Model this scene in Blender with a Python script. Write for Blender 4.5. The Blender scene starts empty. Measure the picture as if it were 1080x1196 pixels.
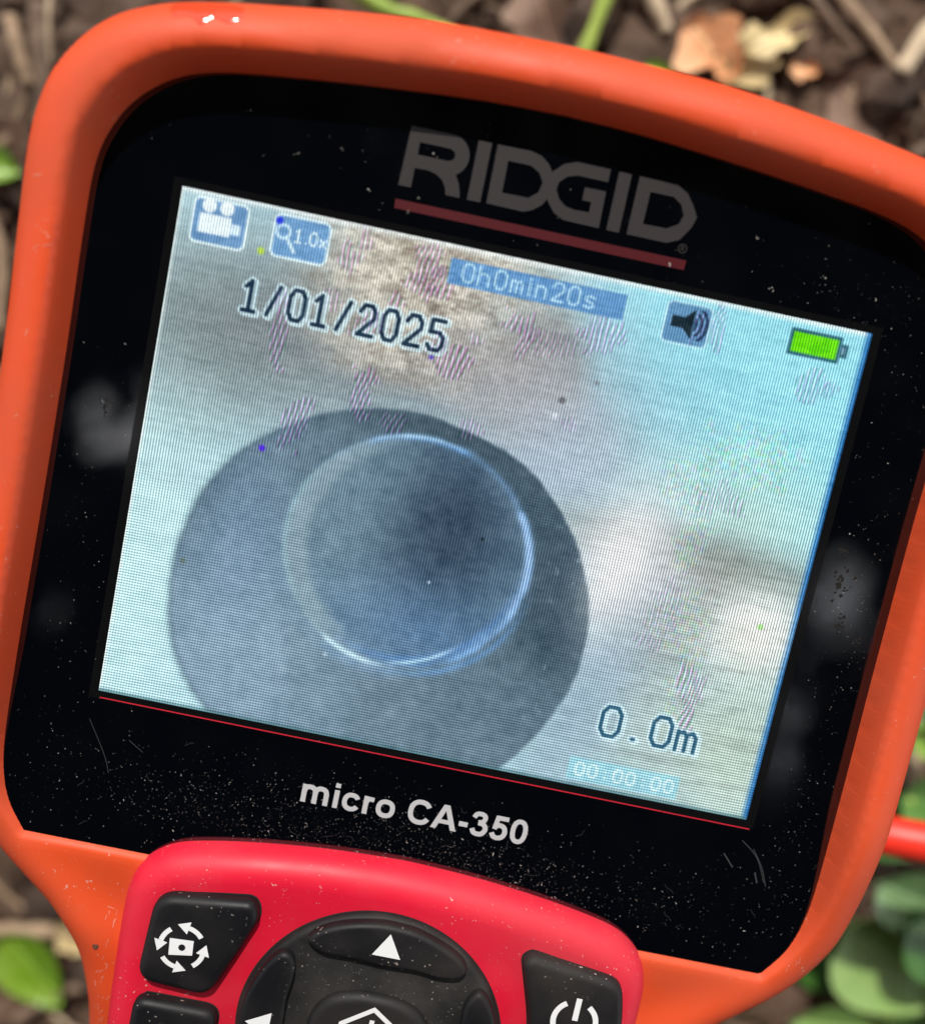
import bpy, bmesh, math, random
import numpy as np
from mathutils import Vector, Matrix, noise
from mathutils.geometry import tessellate_polygon, delaunay_2d_cdt

# ------------------------------------------------------------------ camera, world, sun, exposure
SC = bpy.context.scene
COL = SC.collection
MM = 0.001
FOCUS = 0.1125
rnd = random.Random(11)

cd = bpy.data.cameras.new("camera")
cam = bpy.data.objects.new("camera", cd)
COL.objects.link(cam)
R = Matrix(((0.9788092228804982, 0.2047740192742829, 0.0003260839714398),
            (-0.20269909540049297, 0.9691147657672, -0.14046226215169874),
            (-0.02907889144890285, 0.13741969071136165, 0.9900859794365824)))
cam.matrix_world = Matrix.Translation(Vector((-4.69317, 15.24755, 108.86934)) * MM) @ R.transposed().to_4x4()
cd.sensor_fit = 'VERTICAL'; cd.sensor_height = 36.0
cd.lens = 36.0 * 1250.0 / 1196.0
cd.clip_start = 0.01; cd.clip_end = 60.0
cd.dof.use_dof = True
cd.dof.focus_distance = FOCUS
cd.dof.aperture_fstop = (cd.lens * MM) / 0.0043
cd.dof.aperture_blades = 0
SC.camera = cam

SUN_AZ = math.radians(102)      # direction towards the sun, counter-clockwise from +x
SUN_EL = math.radians(43)
w = bpy.data.worlds.new("World"); SC.world = w; w.use_nodes = True
wn, wl = w.node_tree.nodes, w.node_tree.links
bg = wn["Background"]
sky = wn.new("ShaderNodeTexSky"); sky.sky_type = 'NISHITA'; sky.sun_disc = False
sky.sun_elevation = SUN_EL
sky.sun_rotation = math.radians(90) - SUN_AZ
tc = wn.new("ShaderNodeTexCoord")
cn = wn.new("ShaderNodeTexNoise"); cn.inputs["Scale"].default_value = 1.7; cn.inputs["Detail"].default_value = 6
cr = wn.new("ShaderNodeValToRGB"); cr.color_ramp.elements[0].position = .34; cr.color_ramp.elements[1].position = .56
mx = wn.new("ShaderNodeMix"); mx.data_type = 'RGBA'
mx.inputs["B"].default_value = (33, 33.5, 34.4, 1)
wl.new(tc.outputs["Generated"], cn.inputs["Vector"]); wl.new(cn.outputs["Fac"], cr.inputs["Fac"])
wl.new(cr.outputs["Color"], mx.inputs["Factor"]); wl.new(sky.outputs["Color"], mx.inputs["A"])
wl.new(mx.outputs["Result"], bg.inputs["Color"])
bg.inputs["Strength"].default_value = 0.05

sd = bpy.data.lights.new("sun", 'SUN'); sd.energy = 4.2; sd.angle = math.radians(0.6); sd.color = (1, .95, .87)
sun = bpy.data.objects.new("sun", sd); COL.objects.link(sun)
sdir = Vector((math.cos(SUN_AZ) * math.cos(SUN_EL), math.sin(SUN_AZ) * math.cos(SUN_EL), math.sin(SUN_EL)))
sun.rotation_euler = (-sdir).to_track_quat('-Z', 'Y').to_euler()

SC.view_settings.view_transform = 'Standard'; SC.view_settings.look = 'None'
SC.view_settings.exposure = EXPO = 0.0
SC.view_settings.gamma = 1.0
SC.render.engine = 'CYCLES'
SC.cycles.use_denoising = True
SC.cycles.max_bounces = 6

# ------------------------------------------------------------------ helpers
def link(name, me, mat, parent=None, loc=(0, 0, 0), kind=None, label=None, smooth=False):
    o = bpy.data.objects.new(name, me); COL.objects.link(o)
    if mat: me.materials.append(mat)
    o.location = Vector(loc) * MM
    if parent: o.parent = parent
    if kind: o["kind"] = kind
    if label: o["label"] = label
    if smooth: me.polygons.foreach_set("use_smooth", [True] * len(me.polygons))
    return o

def mesh(name, V, F):
    me = bpy.data.meshes.new(name)
    me.from_pydata([(v[0] * MM, v[1] * MM, v[2] * MM) for v in V], [], F)
    me.update(); return me

def empty(name, label, cat, loc=(0, 0, 0), group=None):
    o = bpy.data.objects.new(name, None); COL.objects.link(o)
    o.location = Vector(loc) * MM; o.empty_display_size = .01
    o["label"] = label; o["category"] = cat
    if group: o["group"] = group
    return o

def tag(o, label, cat, group=None):
    o["label"] = label; o["category"] = cat
    if group: o["group"] = group
    return o

def catmull(P, n=6, closed=False):
    out = []; m = len(P); rng = range(m if closed else m - 1)
    g = (lambda i: P[i % m]) if closed else (lambda i: P[max(0, min(m - 1, i))])
    for i in rng:
        p0, p1, p2, p3 = g(i - 1), g(i), g(i + 1), g(i + 2)
        for k in range(n):
            t = k / n
            out.append(tuple(.5 * ((2 * b) + (-a + c) * t + (2 * a - 5 * b + 4 * c - d) * t * t + (-a + 3 * b - 3 * c + d) * t ** 3)
                             for a, b, c, d in zip(p0, p1, p2, p3)))
    if not closed: out.append(tuple(P[-1]))
    return out

def resample(P, step, closed=True):
    P = [Vector(p[:2]) for p in P]
    if closed: P = P + [P[0]]
    L = [0]
    for a, b in zip(P, P[1:]): L.append(L[-1] + (b - a).length)
    n = max(3, int(round(L[-1] / step))); out = []; j = 0
    for k in range(n if closed else n + 1):
        s = L[-1] * k / n
        while j < len(P) - 2 and L[j + 1] < s: j += 1
        d = L[j + 1] - L[j]; t = (s - L[j]) / d if d > 1e-9 else 0
        q = P[j].lerp(P[j + 1], min(1, t)); out.append((q.x, q.y))
    return out

def area(P): return .5 * sum(P[i - 1][0] * P[i][1] - P[i][0] * P[i - 1][1] for i in range(len(P)))
def ccw(P): return P if area(P) > 0 else P[::-1]

def fillet(P, r, seg=6):
    P = ccw(P); out = []; n = len(P)
    for i in range(n):
        a, b, c = Vector(P[i - 1]), Vector(P[i]), Vector(P[(i + 1) % n])
        rr = r[i] if isinstance(r, (list, tuple)) else r
        u, v = (a - b), (c - b); d = min(rr, u.length * .48, v.length * .48)
        p, q = b + u.normalized() * d, b + v.normalized() * d
        for k in range(seg + 1):
            t = k / seg; x = p.lerp(b, t).lerp(b.lerp(q, t), t); out.append((x.x, x.y))
    return out

def inset(P, d):
    n = len(P); out = []
    for i in range(n):
        a, b, c = Vector(P[i - 1]), Vector(P[i]), Vector(P[(i + 1) % n])
        e1, e2 = (b - a).normalized(), (c - b).normalized()
        n1, n2 = Vector((-e1.y, e1.x)), Vector((-e2.y, e2.x))
        m = (n1 + n2)
        if m.length < 1e-6: m = n1
        m = m / max(.6, m.length ** 2 / 2); out.append((b.x + m.x * d, b.y + m.y * d))
    return out

def puck(P, prof, zf=None, bottom=False):
    """closed outline P with a rounded edge: prof = [(inset, z)], capped"""
    P = ccw(P); V, F = [], []; n = len(P)
    for d, z in prof:
        Q = inset(P, d) if d else P
        V += [(x, y, z + (zf(x, y) if zf else 0)) for x, y in Q]
    for k in range(len(prof) - 1):
        for i in range(n):
            j = (i + 1) % n
            F.append((k * n + i, k * n + j, k * n + n + j, k * n + n + i))
    top = [Vector((v[0], v[1], 0)) for v in V[-n:]]
    base = (len(prof) - 1) * n
    for t in tessellate_polygon([top]):
        t = tuple(base + i for i in t)
        a, b, c = (Vector(V[i][:2]) for i in t)
        F.append(t if (b - a).cross(c - a) > 0 else t[::-1])
    return V, F

def poly2(outer, holes=(), z=0., th=0.):
    """flat printed shape with holes"""
    loops = [[Vector((x, y, 0)) for x, y in L] for L in [outer, *holes]]
    V = [(v.x, v.y, z) for L in loops for v in L]; F = []
    for t in tessellate_polygon(loops):
        a, b, c = (Vector(V[i][:2]) for i in t)
        F.append(tuple(t) if (b - a).cross(c - a) > 0 else tuple(t[::-1]))
    return V, F

def ribbon(P, wd, z, closed=False):
    n = len(P); V, F = [], []
    for i in range(n):
        a = Vector(P[i - 1]) if (closed or i) else Vector(P[0])
        b = Vector(P[i]); c = Vector(P[(i + 1) % n]) if (closed or i < n - 1) else b
        e1 = (b - a).normalized() if (b - a).length > 1e-9 else (c - b).normalized()
        e2 = (c - b).normalized() if (c - b).length > 1e-9 else e1
        n1, n2 = Vector((-e1.y, e1.x)), Vector((-e2.y, e2.x)); m = n1 + n2
        if m.length < .3: m = n1 * 2
        m = m / max(.7, m.length ** 2 / 2) * wd / 2
        V += [(b.x + m.x, b.y + m.y, z), (b.x - m.x, b.y - m.y, z)]
    for i in range(n if closed else n - 1):
        j = (i + 1) % n
        F.append((2 * i, 2 * i + 1, 2 * j + 1, 2 * j))
    return V, F

def join(parts):
    V, F = [], []
    for v, f in parts:
        o = len(V); V += list(v); F += [tuple(i + o for i in t) for t in f]
    return V, F

def arc(cx, cy, rx, ry, a0, a1, n=24):
    return [(cx + rx * math.cos(math.radians(a0 + (a1 - a0) * k / n)), cy + ry * math.sin(math.radians(a0 + (a1 - a0) * k / n))) for k in range(n + 1)]

def sarc(cx, cy, rx, ry, a0, a1, n=24, e=.86):
    f = lambda v: math.copysign(abs(v) ** e, v)
    return [(cx + rx * f(math.cos(math.radians(a0 + (a1 - a0) * k / n))), cy + ry * f(math.sin(math.radians(a0 + (a1 - a0) * k / n)))) for k in range(n + 1)]

def tube(P, rad, seg=10, cap=True):
    """P 3-D points, rad number or list"""
    V, F = [], []; n = len(P); P = [Vector(p) for p in P]
    rr = rad if isinstance(rad, (list, tuple)) else [rad] * n
    up = Vector((0, 0, 1))
    for i in range(n):
        t = (P[min(i + 1, n - 1)] - P[max(i - 1, 0)]).normalized()
        a = t.cross(up)
        if a.length < .1: a = t.cross(Vector((1, 0, 0)))
        a.normalize(); b = a.cross(t)
        for k in range(seg):
            th = 2 * math.pi * k / seg
            q = P[i] + (a * math.cos(th) + b * math.sin(th)) * rr[i]; V.append(tuple(q))
    for i in range(n - 1):
        for k in range(seg):
            j = (k + 1) % seg
            F.append((i * seg + k, i * seg + j, (i + 1) * seg + j, (i + 1) * seg + k))
    if cap:
        F.append(tuple(range(seg))[::-1]); F.append(tuple((n - 1) * seg + k for k in range(seg)))
    return V, F

# ------------------------------------------------------------------ materials
def mat(name, base, rough=.5, spec=.5, coat=0., **kw):
    m = bpy.data.materials.new(name); m.use_nodes = True
    b = m.node_tree.nodes["Principled BSDF"]
    b.inputs["Base Color"].default_value = (*base, 1); b.inputs["Roughness"].default_value = rough
    b.inputs["Specular IOR Level"].default_value = spec
    b.inputs["Coat Weight"].default_value = coat
    m.diffuse_color = (*base, 1)
    return m

def N(m, t, **inp):
    n = m.node_tree.nodes.new(t)
    for k, v in inp.items():
        if k in n.inputs: n.inputs[k].default_value = v
    return n
def LK(m, a, b): m.node_tree.links.new(a, b)
def PB(m): return m.node_tree.nodes["Principled BSDF"]
def ocoord(m): return N(m, "ShaderNodeTexCoord").outputs["Object"]
def noise_node(m, scale, detail=4, rough=.55, vec=None):
    n = N(m, "ShaderNodeTexNoise", Scale=scale, Detail=detail, Roughness=rough); LK(m, vec or ocoord(m), n.inputs["Vector"]); return n.outputs["Fac"]
def ramp(m, fac, stops):
    r = N(m, "ShaderNodeValToRGB"); e = r.color_ramp.elements
    while len(e) < len(stops): e.new(.5)
    for i, (p, c) in enumerate(stops):
        e[i].position = p; e[i].color = (*c, 1) if len(c) == 3 else c
    LK(m, fac, r.inputs["Fac"]); return r.outputs["Color"]
def mixc(m, fac, a, b, mode='MIX'):
    n = N(m, "ShaderNodeMix"); n.data_type = 'RGBA'; n.blend_type = mode
    for s, v in (("Factor", fac), ("A", a), ("B", b)):
        if hasattr(v, "links"): LK(m, v, n.inputs[s])
        elif s == "Factor": n.inputs[s].default_value = v
        else: n.inputs[s].default_value = (*v, 1)
    return n.outputs["Result"]
def math_(m, op, a, b=None, c=None):
    n = N(m, "ShaderNodeMath"); n.operation = op
    for i, v in enumerate((a, b, c)):
        if v is None: continue
        if hasattr(v, "links"): LK(m, v, n.inputs[i])
        else: n.inputs[i].default_value = v
    return n.outputs[0]
def bump(m, h, strength, dist):
    b = N(m, "ShaderNodeBump", Strength=strength, Distance=dist); LK(m, h, b.inputs["Height"]); LK(m, b.outputs[0], PB(m).inputs["Normal"])
G = lambda v: (v, v, v)

def plastic(name, base, dirt, rough, dirt_amt=.5, grain=.00003):
    m = mat(name, base, rough, .32)
    big = noise_node(m, 60, 5)
    fine = noise_node(m, 900, 3)
    spk = noise_node(m, 2600, 1)
    f1 = ramp(m, big, [(.45, G(0)), (.8, G(dirt_amt))])
    f2 = ramp(m, spk, [(.70, G(0)), (.76, G(.75))])
    f3 = ramp(m, noise_node(m, 25, 4), [(.3, G(.86)), (.7, G(1))])
    c = mixc(m, 1., mixc(m, f1, base, dirt), f3, 'MULTIPLY')
    c = mixc(m, math_(m, 'MULTIPLY', f2, ramp(m, noise_node(m, 140, 3), [(.5, G(0)), (.68, G(1))])), c, (.5, .42, .36))
    LK(m, c, PB(m).inputs["Base Color"])
    LK(m, ramp(m, big, [(.3, G(rough - .05)), (.75, G(min(1, rough + .25)))]), PB(m).inputs["Roughness"])
    bump(m, math_(m, 'ADD', fine, math_(m, 'MULTIPLY', noise_node(m, 260, 3), 1.2)), .6, grain)
    return m

M_boot = plastic("orange_rubber", (.63, .066, .015), (.30, .09, .05), .48, .30, .00002)
M_bezel = plastic("red_plastic", (.60, .007, .030), (.40, .10, .10), .47, .30, .000012)
M_btn = plastic("black_rubber", (.006, .006, .0075), (.06, .05, .042), .45, .4, .00004)
PB(M_btn).inputs["Specular IOR Level"].default_value = .22
M_pad = plastic("black_dusty_rubber", (.007, .007, .0075), (.15, .13, .115), .6, .40, .00006)
PB(M_pad).inputs["Specular IOR Level"].default_value = .3
M_cable = mat("red_cable_jacket", (.80, .035, .018), .4)
M_white = mat("white_print", (.66, .66, .67), .5)
M_silver = mat("silver_print", (.40, .40, .41), .4)
M_logo = mat("shaded_grey_print", (.027, .023, .023), .35)  # grey darkened to stand for the rim's shadow over the logo
M_redp = mat("dark_red_print", (.060, .002, .005), .35)
M_redl = mat("thin_red_print", (.42, .015, .03), .35)
M_border = mat("screen_frame", (.004, .004, .0045), .11)

# black display glass with smudges, fine dust and wipe marks
M_glass = mat("black_glass", (.0008, .0012, .0024), .05)
PB(M_glass).inputs["IOR"].default_value = 1.95
_sm = ramp(M_glass, noise_node(M_glass, 75, 6, .65), [(.5, G(.035)), (.62, G(.10)), (.78, G(.22))])
LK(M_glass, _sm, PB(M_glass).inputs["Roughness"])
_sp = ramp(M_glass, noise_node(M_glass, 5200, 2), [(.70, G(0)), (.80, G(1))])
_mk = ramp(M_glass, noise_node(M_glass, 110, 3), [(.52, G(0)), (.75, G(1))])
LK(M_glass, mixc(M_glass, math_(M_glass, 'MULTIPLY', _sp, _mk), (.0008, .0012, .0024), (.20, .19, .18)), PB(M_glass).inputs["Base Color"])
M_dust = mat("dust_grain", (.34, .32, .29), .7)

# ------------------------------------------------------------------ the inspection camera
dev = empty("inspection_camera", "orange rubber-booted handheld inspection camera with a lit colour screen and red keypad", "inspection camera", (0, -150, -70))
OFF = (0, 150, 70)      # parts are modelled in the glass plane's own millimetres

halfO = [(0, 46.5), (6, 46.4), (14, 46.1), (22, 45.3), (30, 44.2), (36, 43.2), (40, 42.1), (43.6, 40.4), (46.5, 37.8), (48.6, 34.6), (49.7, 31), (50.1, 26.5),
         (49.9, 18), (49.6, 8), (49.5, -4), (49.5, -16), (49.5, -28), (49.2, -36), (48.3, -40.2), (46.3, -43.8), (43.6, -46.8), (40.6, -49.4), (37.6, -51.9),
         (35.4, -54.5), (33.7, -57.6), (32.5, -61.5), (31.8, -66), (31.4, -74), (31.2, -90), (31.2, -120), (31, -150), (30, -160), (26, -167), (18, -170.5), (8, -172), (0, -172)]
halfI = [(0, 40.35), (8, 40.1), (18, 39.3), (27, 38.35), (33.5, 37.4), (37.6, 36.0), (40.9, 33.4), (42.9, 30.2), (43.9, 26.5), (44.05, 20), (43.9, 8), (43.95, -8),
         (44.1, -22), (44.05, -32), (43.6, -36.6), (42.5, -40.0), (40.5, -42.9)]
def mirror(h): return [(x + .15, y) for x, y in h] + [(-x + .15, y) for x, y in h[::-1] if x > 0]
outer = ccw(resample(catmull(mirror(halfO), 8, True), .75))
_i = [(x, y) for x, y in catmull(halfI, 8)]
inner = [(x + .15, y) for x, y in _i] + [(-x + .15, y) for x, y in _i[::-1] if x > 1e-6]
inner = ccw(resample(inner, .75))
# keep the two sharp lower corners of the glass opening
for cx_ in (40.65, -40.35):
    k = min(range(len(inner)), key=lambda i: (inner[i][0] - cx_) ** 2 + (inner[i][1] + 42.9) ** 2)
    inner[k] = (cx_, -42.9)

def segs(P):
    A = np.array(P); return A, np.roll(A, -1, 0)
def dist(Q, P):
    A, B = segs(P); Q = np.asarray(Q, float)[:, None, :]; D = B - A
    t = np.clip(((Q - A) * D).sum(2) / (D * D).sum(1), 0, 1)
    return np.sqrt(((Q - (A + D * t[..., None])) ** 2).sum(2)).min(1)
def inside(Q, P):
    A, B = segs(P); Q = np.asarray(Q, float); x, y = Q[:, :1], Q[:, 1:]
    c = ((A[:, 1] > y) != (B[:, 1] > y)) & (x < (B[:, 0] - A[:, 0]) * (y - A[:, 1]) / (B[:, 1] - A[:, 1] + 1e-12) + A[:, 0])
    return c.sum(1) % 2 == 1

def sstep(x, a, b):
    t = np.clip((x - a) / (b - a), 0, 1); return t * t * (3 - 2 * t)
def crest_h(y):
    h = 4.1 * sstep(y, -44, -22) + .75
    h = h - 1.2 * sstep(-y, 52, 60) - 2.6 * sstep(-y, 58, 72)
    return h
def boot_z(Q):
    Q = np.asarray(Q, float); do, di = dist(Q, outer), dist(Q, inner)
    y = Q[:, 1]; H = crest_h(y)
    r = 4.2
    a = np.minimum(do, r); A = H - r + np.sqrt(np.maximum(0, r * r - (r - a) ** 2))
    Bw = -.35 + (H + .55) * (1 - np.exp(-(di / .62) ** 1.5))
    k = .3
    h = np.clip(.5 + .5 * (Bw - A) / k, 0, 1)
    z = Bw * (1 - h) + A * h - k * h * (1 - h)
    z = z - .9 * np.exp(-((y + 50) / 5) ** 2) * sstep(do, 2, 8) * (y < -43)
    return z

rings = [outer] + [resample(inset(outer, 4.2 * (1 - math.cos(a))), .75) for a in (.35, .6, .85)]
irings = [inner] + [resample(inset(inner, -d), .6) for d in (.2, .45, .75, 1.1)]
pts, edges = [], []
for P in (outer, inner):
    o = len(pts); pts += P; edges += [(o + i, o + (i + 1) % len(P)) for i in range(len(P))]
extra = []
for L in rings[1:] + irings[1:]: extra += L
gx, gy = np.meshgrid(np.arange(-50, 51, .8), np.arange(-172, 47, .8)); gx = gx + .4 * (np.arange(gx.shape[0]) % 2)[:, None]
grid = np.stack([gx.ravel(), gy.ravel()], 1)
grid = grid[(inside(grid, outer)) & (~inside(grid, inner))]
grid = grid[(dist(grid, outer) > 1.6) & (dist(grid, inner) > 1.3)]
ex = np.array(extra); ex = ex[inside(ex, outer) & ~inside(ex, inner)]
ex = ex[(dist(ex, outer) > .15) & (dist(ex, inner) > .12)]
allp = pts + [tuple(p) for p in ex] + [tuple(p) for p in grid]
vo, _, fo, *_ = delaunay_2d_cdt([Vector(p) for p in allp], edges, [], 0, .02)
vo = np.array([(v.x, v.y) for v in vo])
cen = np.array([vo[list(f)].mean(0) for f in fo])
keep = inside(cen, outer) & ~inside(cen, inner)
z = boot_z(vo)
V = [(x, y, zz) for (x, y), zz in zip(vo, z)]
F = []
for f, k in zip(fo, keep):
    if not k: continue
    a, b, c = (Vector(V[i][:2]) for i in f[:3])
    F.append(tuple(f) if (b - a).cross(c - a) > 0 else tuple(f[::-1]))
# side walls and back: inset copies of the outline going down
def zside(y, t): return t
no = len(outer); base = len(V); zo = boot_z(outer)
prof = [(0, 0), (-.15, -2), (-.1, -6), (.1, -12), (1.0, -17), (3.5, -21), (8, -23)]
for d, dz in prof:
    Q = inset(outer, d) if d else outer
    V += [(x, y, zz + dz) for (x, y), zz in zip(Q, zo)]
for k in range(len(prof) - 1):
    for i in range(no):
        j = (i + 1) % no
        F.append((base + k * no + j, base + k * no + i, base + (k + 1) * no + i, base + (k + 1) * no + j))
lastr = base + (len(prof) - 1) * no
for t in tessellate_polygon([[Vector((v[0], v[1], 0)) for v in V[lastr:lastr + no]]]):
    a, b, c = (Vector(V[lastr + i][:2]) for i in t)
    F.append(tuple(lastr + i for i in (t[::-1] if (b - a).cross(c - a) > 0 else t)))
me = mesh("rubber_boot", V, F)
bm = bmesh.new(); bm.from_mesh(me); bmesh.ops.remove_doubles(bm, verts=bm.verts, dist=2e-6); bm.to_mesh(me); bm.free()
boot = link("rubber_boot", me, M_boot, dev, OFF, smooth=True)
# mould pip and nick on the boot, left of the keypad
pv, pf = puck(arc(-30.75, -54.3, .5, .85, 0, 360, 16)[:-1], [(0, .1), (.08, .32), (.2, .36)])
link("moulding_mark", mesh("moulding_mark", pv, pf), mat("dark_mark", (.10, .035, .02), .7), dev, OFF)
wq = resample(catmull([(-37.9, 41.9), (-36.0, 42.6), (-33.5, 42.9), (-31.4, 42.9), (-31.0, 41.9), (-32.2, 41.0), (-33.6, 41.3), (-34.6, 40.3), (-35.8, 41.0), (-37.2, 40.6)], 6, True), .3)
rows = [inset(ccw(wq), d) for d in (0, .15, .35, .6)]
zz = [boot_z(q) for q in rows]
V = [(x, y, z_ + .012 + .06 * (1 - math.exp(-k * 1.2))) for k, (q, zr) in enumerate(zip(rows, zz)) for (x, y), z_ in zip(q, zr)]
nw = len(wq); F = [(k * nw + i, k * nw + (i + 1) % nw, (k + 1) * nw + (i + 1) % nw, (k + 1) * nw + i) for k in range(3) for i in range(nw)]
for t in tessellate_polygon([[Vector((v[0], v[1], 0)) for v in V[-nw:]]]):
    a, b, c = (Vector(V[3 * nw + i][:2]) for i in t); F.append(tuple(3 * nw + i for i in (t if (b - a).cross(c - a) > 0 else t[::-1])))
link("wet_patch", mesh("wet_patch", V, F), mat("wet_rubber", (.60, .050, .014), .12), dev, OFF, smooth=True)
scf = []; oin_ = inset(outer, 1.0)
for k in range(70):
    if k < 30: x, y = rnd.gauss(-29.6, .5), rnd.uniform(-66, -50)
    elif k < 55: x, y = rnd.gauss(46, 1.2), rnd.gauss(-41.5, 1.6)
    else: x, y = rnd.uniform(-48, -45), rnd.uniform(-30, 30)
    if not inside([(x, y)], oin_)[0]: continue
    a, L_ = rnd.gauss(1.2, .5), rnd.uniform(.15, .9); P = [(x + math.cos(a) * L_ * t, y + math.sin(a) * L_ * t) for t in (-.5, 0, .5)]
    v, f = ribbon(P, rnd.uniform(.03, .08), 0); zs = boot_z([(q[0], q[1]) for q in v]); scf.append(([(q[0], q[1], z_ + .025) for q, z_ in zip(v, zs)], f))
link("scuff", mesh("scuff", *join(scf)), mat("scuffed_rubber", (.62, .25, .18), .7), dev, OFF, kind="stuff")
# battery grip under the handle, standing on the soil
gp = fillet([(-24, -168), (24, -168), (24, -118), (-24, -118)], 9)
gv, gf = puck(gp, [(0, -72), (0, -18), (.5, -16)])
link("battery_grip", mesh("battery_grip", gv, gf), M_btn, dev, OFF, smooth=False)

# glass panel
gl = inset(inner, -.3)
gv, gf = puck(gl, [(0, -1.2), (0, 0)])
panel = link("display_panel", mesh("display_panel", gv, gf), M_glass, dev, OFF)

# ------------------------------------------------------------------ the screen picture (flat content of the display), 640 x 480 cells
W_, H_ = 640, 480
uu, vv = np.meshgrid(np.arange(W_) + .5, np.arange(H_) + .5)
rs = np.random.RandomState(5)
def vnoise(sx, sy=None, seed=0):
    sy = sy or sx; r = np.random.RandomState(seed)
    g = r.rand(int(H_ / sy) + 3, int(W_ / sx) + 3); x, y = uu / sx, vv / sy
    i, j = y.astype(int), x.astype(int); fx, fy = x - j, y - i; fx = fx * fx * (3 - 2 * fx); fy = fy * fy * (3 - 2 * fy)
    return (g[i, j] * (1 - fx) + g[i, j + 1] * fx) * (1 - fy) + (g[i + 1, j] * (1 - fx) + g[i + 1, j + 1] * fx) * fy
def fbm(s, seed, sy=None):
    sy = sy or s
    return (vnoise(s, sy, seed) + .5 * vnoise(s / 2, sy / 2, seed + 1) + .25 * vnoise(s / 4, sy / 4, seed + 2)) / 1.75
C3 = lambda *c: np.array(c, float)
img = np.zeros((H_, W_, 3)) + C3(172, 214, 228)
def blend(a, c):
    global img
    a = np.clip(a, 0, 1)[..., None]; img = img * (1 - a) + (c if isinstance(c, np.ndarray) else C3(*c)) * a
def gau(cx, cy, sx, sy, rot=0):
    c, s = math.cos(math.radians(rot)), math.sin(math.radians(rot)); x, y = uu - cx, vv - cy
    a, b = x * c + y * s, -x * s + y * c; return np.exp(-.5 * ((a / sx) ** 2 + (b / sy) ** 2))
def sm(x, a, b):
    t = np.clip((x - a) / (b - a), 0, 1); return t * t * (3 - 2 * t)
# backdrop round the pipe
blend(sm(uu, 330, 470) * sm(-vv, -330, -110), (146, 222, 238))
blend(gau(20, 330, 60, 220) * .8, (196, 238, 240))
blend(gau(90, 110, 130, 65) * .95, (122, 134, 136))
blend(gau(250, 110, 110, 45) * .8, (128, 138, 146))
rock = sm(-vv + fbm(60, 3) * 70, -120, -10) * sm(-uu, -400, -250) * sm(uu, 80, 200)
blend(rock * .9, (188, 178, 158))
f = fbm(26, 8, 13); g = fbm(11, 21, 7); h9 = fbm(6, 121, 3)
blend(rock * sm(f, .42, .72) * .8, (222, 214, 198)); blend(rock * sm(-f, -.5, -.25) * .55, (132, 114, 98))
blend(rock * sm(g, .5, .85) * .5, (112, 98, 92)); blend(rock * sm(h9, .5, .8) * .45, (232, 226, 214)); blend(rock * sm(-h9, -.45, -.2) * .4, (120, 104, 96))
blend(sm(gau(352, 96, 34, 46), .2, .8) * .6, (136, 124, 116))
blend(sm(gau(345, 130, 80, 40, 20), .2, .9) * .55, (176, 160, 150))
blend(gau(390, 170, 75, 60, 35) * .8, (168, 186, 206))
blend(gau(560, 190, 70, 40) * .6, (196, 226, 210))
blend(gau(500, 250, 90, 18, 8) * .5, (214, 210, 200))
blend(gau(575, 240, 110, 17, 4) * .62, (112, 122, 112)); blend(gau(520, 226, 70, 12, 4) * .35, (120, 128, 122))
blend(gau(468, 260, 30, 50, 8) * .95, (222, 220, 222)); blend(gau(500, 300, 42, 46) * .8, (206, 204, 208))
blend(gau(600, 300, 38, 34) * .95, (238, 236, 230)); blend(gau(540, 290, 18, 50, 20) * .5, (150, 152, 146))
blend(gau(560, 410, 90, 60) * .8, (178, 196, 188)); blend(gau(455, 400, 32, 90, 15) * .85, (148, 176, 196))
blend(gau(620, 430, 40, 80) * .6, (196, 216, 196))
st = fbm(90, 40, 5); blend(sm(st, .45, .85) * .13 * sm(uu, 430, 520) * sm(vv, 200, 260), (90, 100, 98))
blend(sm(fbm(70, 44, 6), .45, .9) * .12 * sm(-uu, -220, -60), (110, 130, 140))
# pipe end: outer disc
def ell(cx, cy, a, b, wob=0, seed=0):
    e = np.sqrt(((uu - cx) / a) ** 2 + ((vv - cy) / b) ** 2)
    if wob: e = e + (vnoise(60, 60, seed) - .5) * wob
    return e
eo = ell(248, 347, 198, 191, .03, 9) + (vnoise(9, 9, 15) - .5) * .008
disc = 1 - sm(eo, .985, 1.012)
pc = C3(98, 124, 142) + (sm(vv, 200, 440)[..., None] * C3(20, 24, 28)) * (sm(-uu, -330, -120))[..., None]
pc = pc + (gau(120, 420, 90, 60)[..., None]) * C3(16, 15, 14) + gau(110, 300, 30, 60)[..., None] * C3(6, 8, 14)
dk = sm(uu - .55 * (vv - 180), 170, 300) * (1 - sm(vv, 300, 420))
pc = pc * (1 - dk[..., None] * .55) + C3(44, 66, 82) * dk[..., None] * .55
pc = pc - gau(425, 340, 22, 60)[..., None] * 18 + (fbm(26, 70)[..., None] - .5) * 18
blend(disc, pc)
blend((gau(250, 168, 110, 12) * .45) * disc, (60, 82, 92))
blend(sm(fbm(9, 77), .72, .85) * disc * .35 * sm(uu, 380, 420), (160, 190, 200))
blend(np.exp(-((eo - 1.0) / .018) ** 2) * .35 * sm(-uu, -200, -60), (70, 96, 112))
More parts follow.
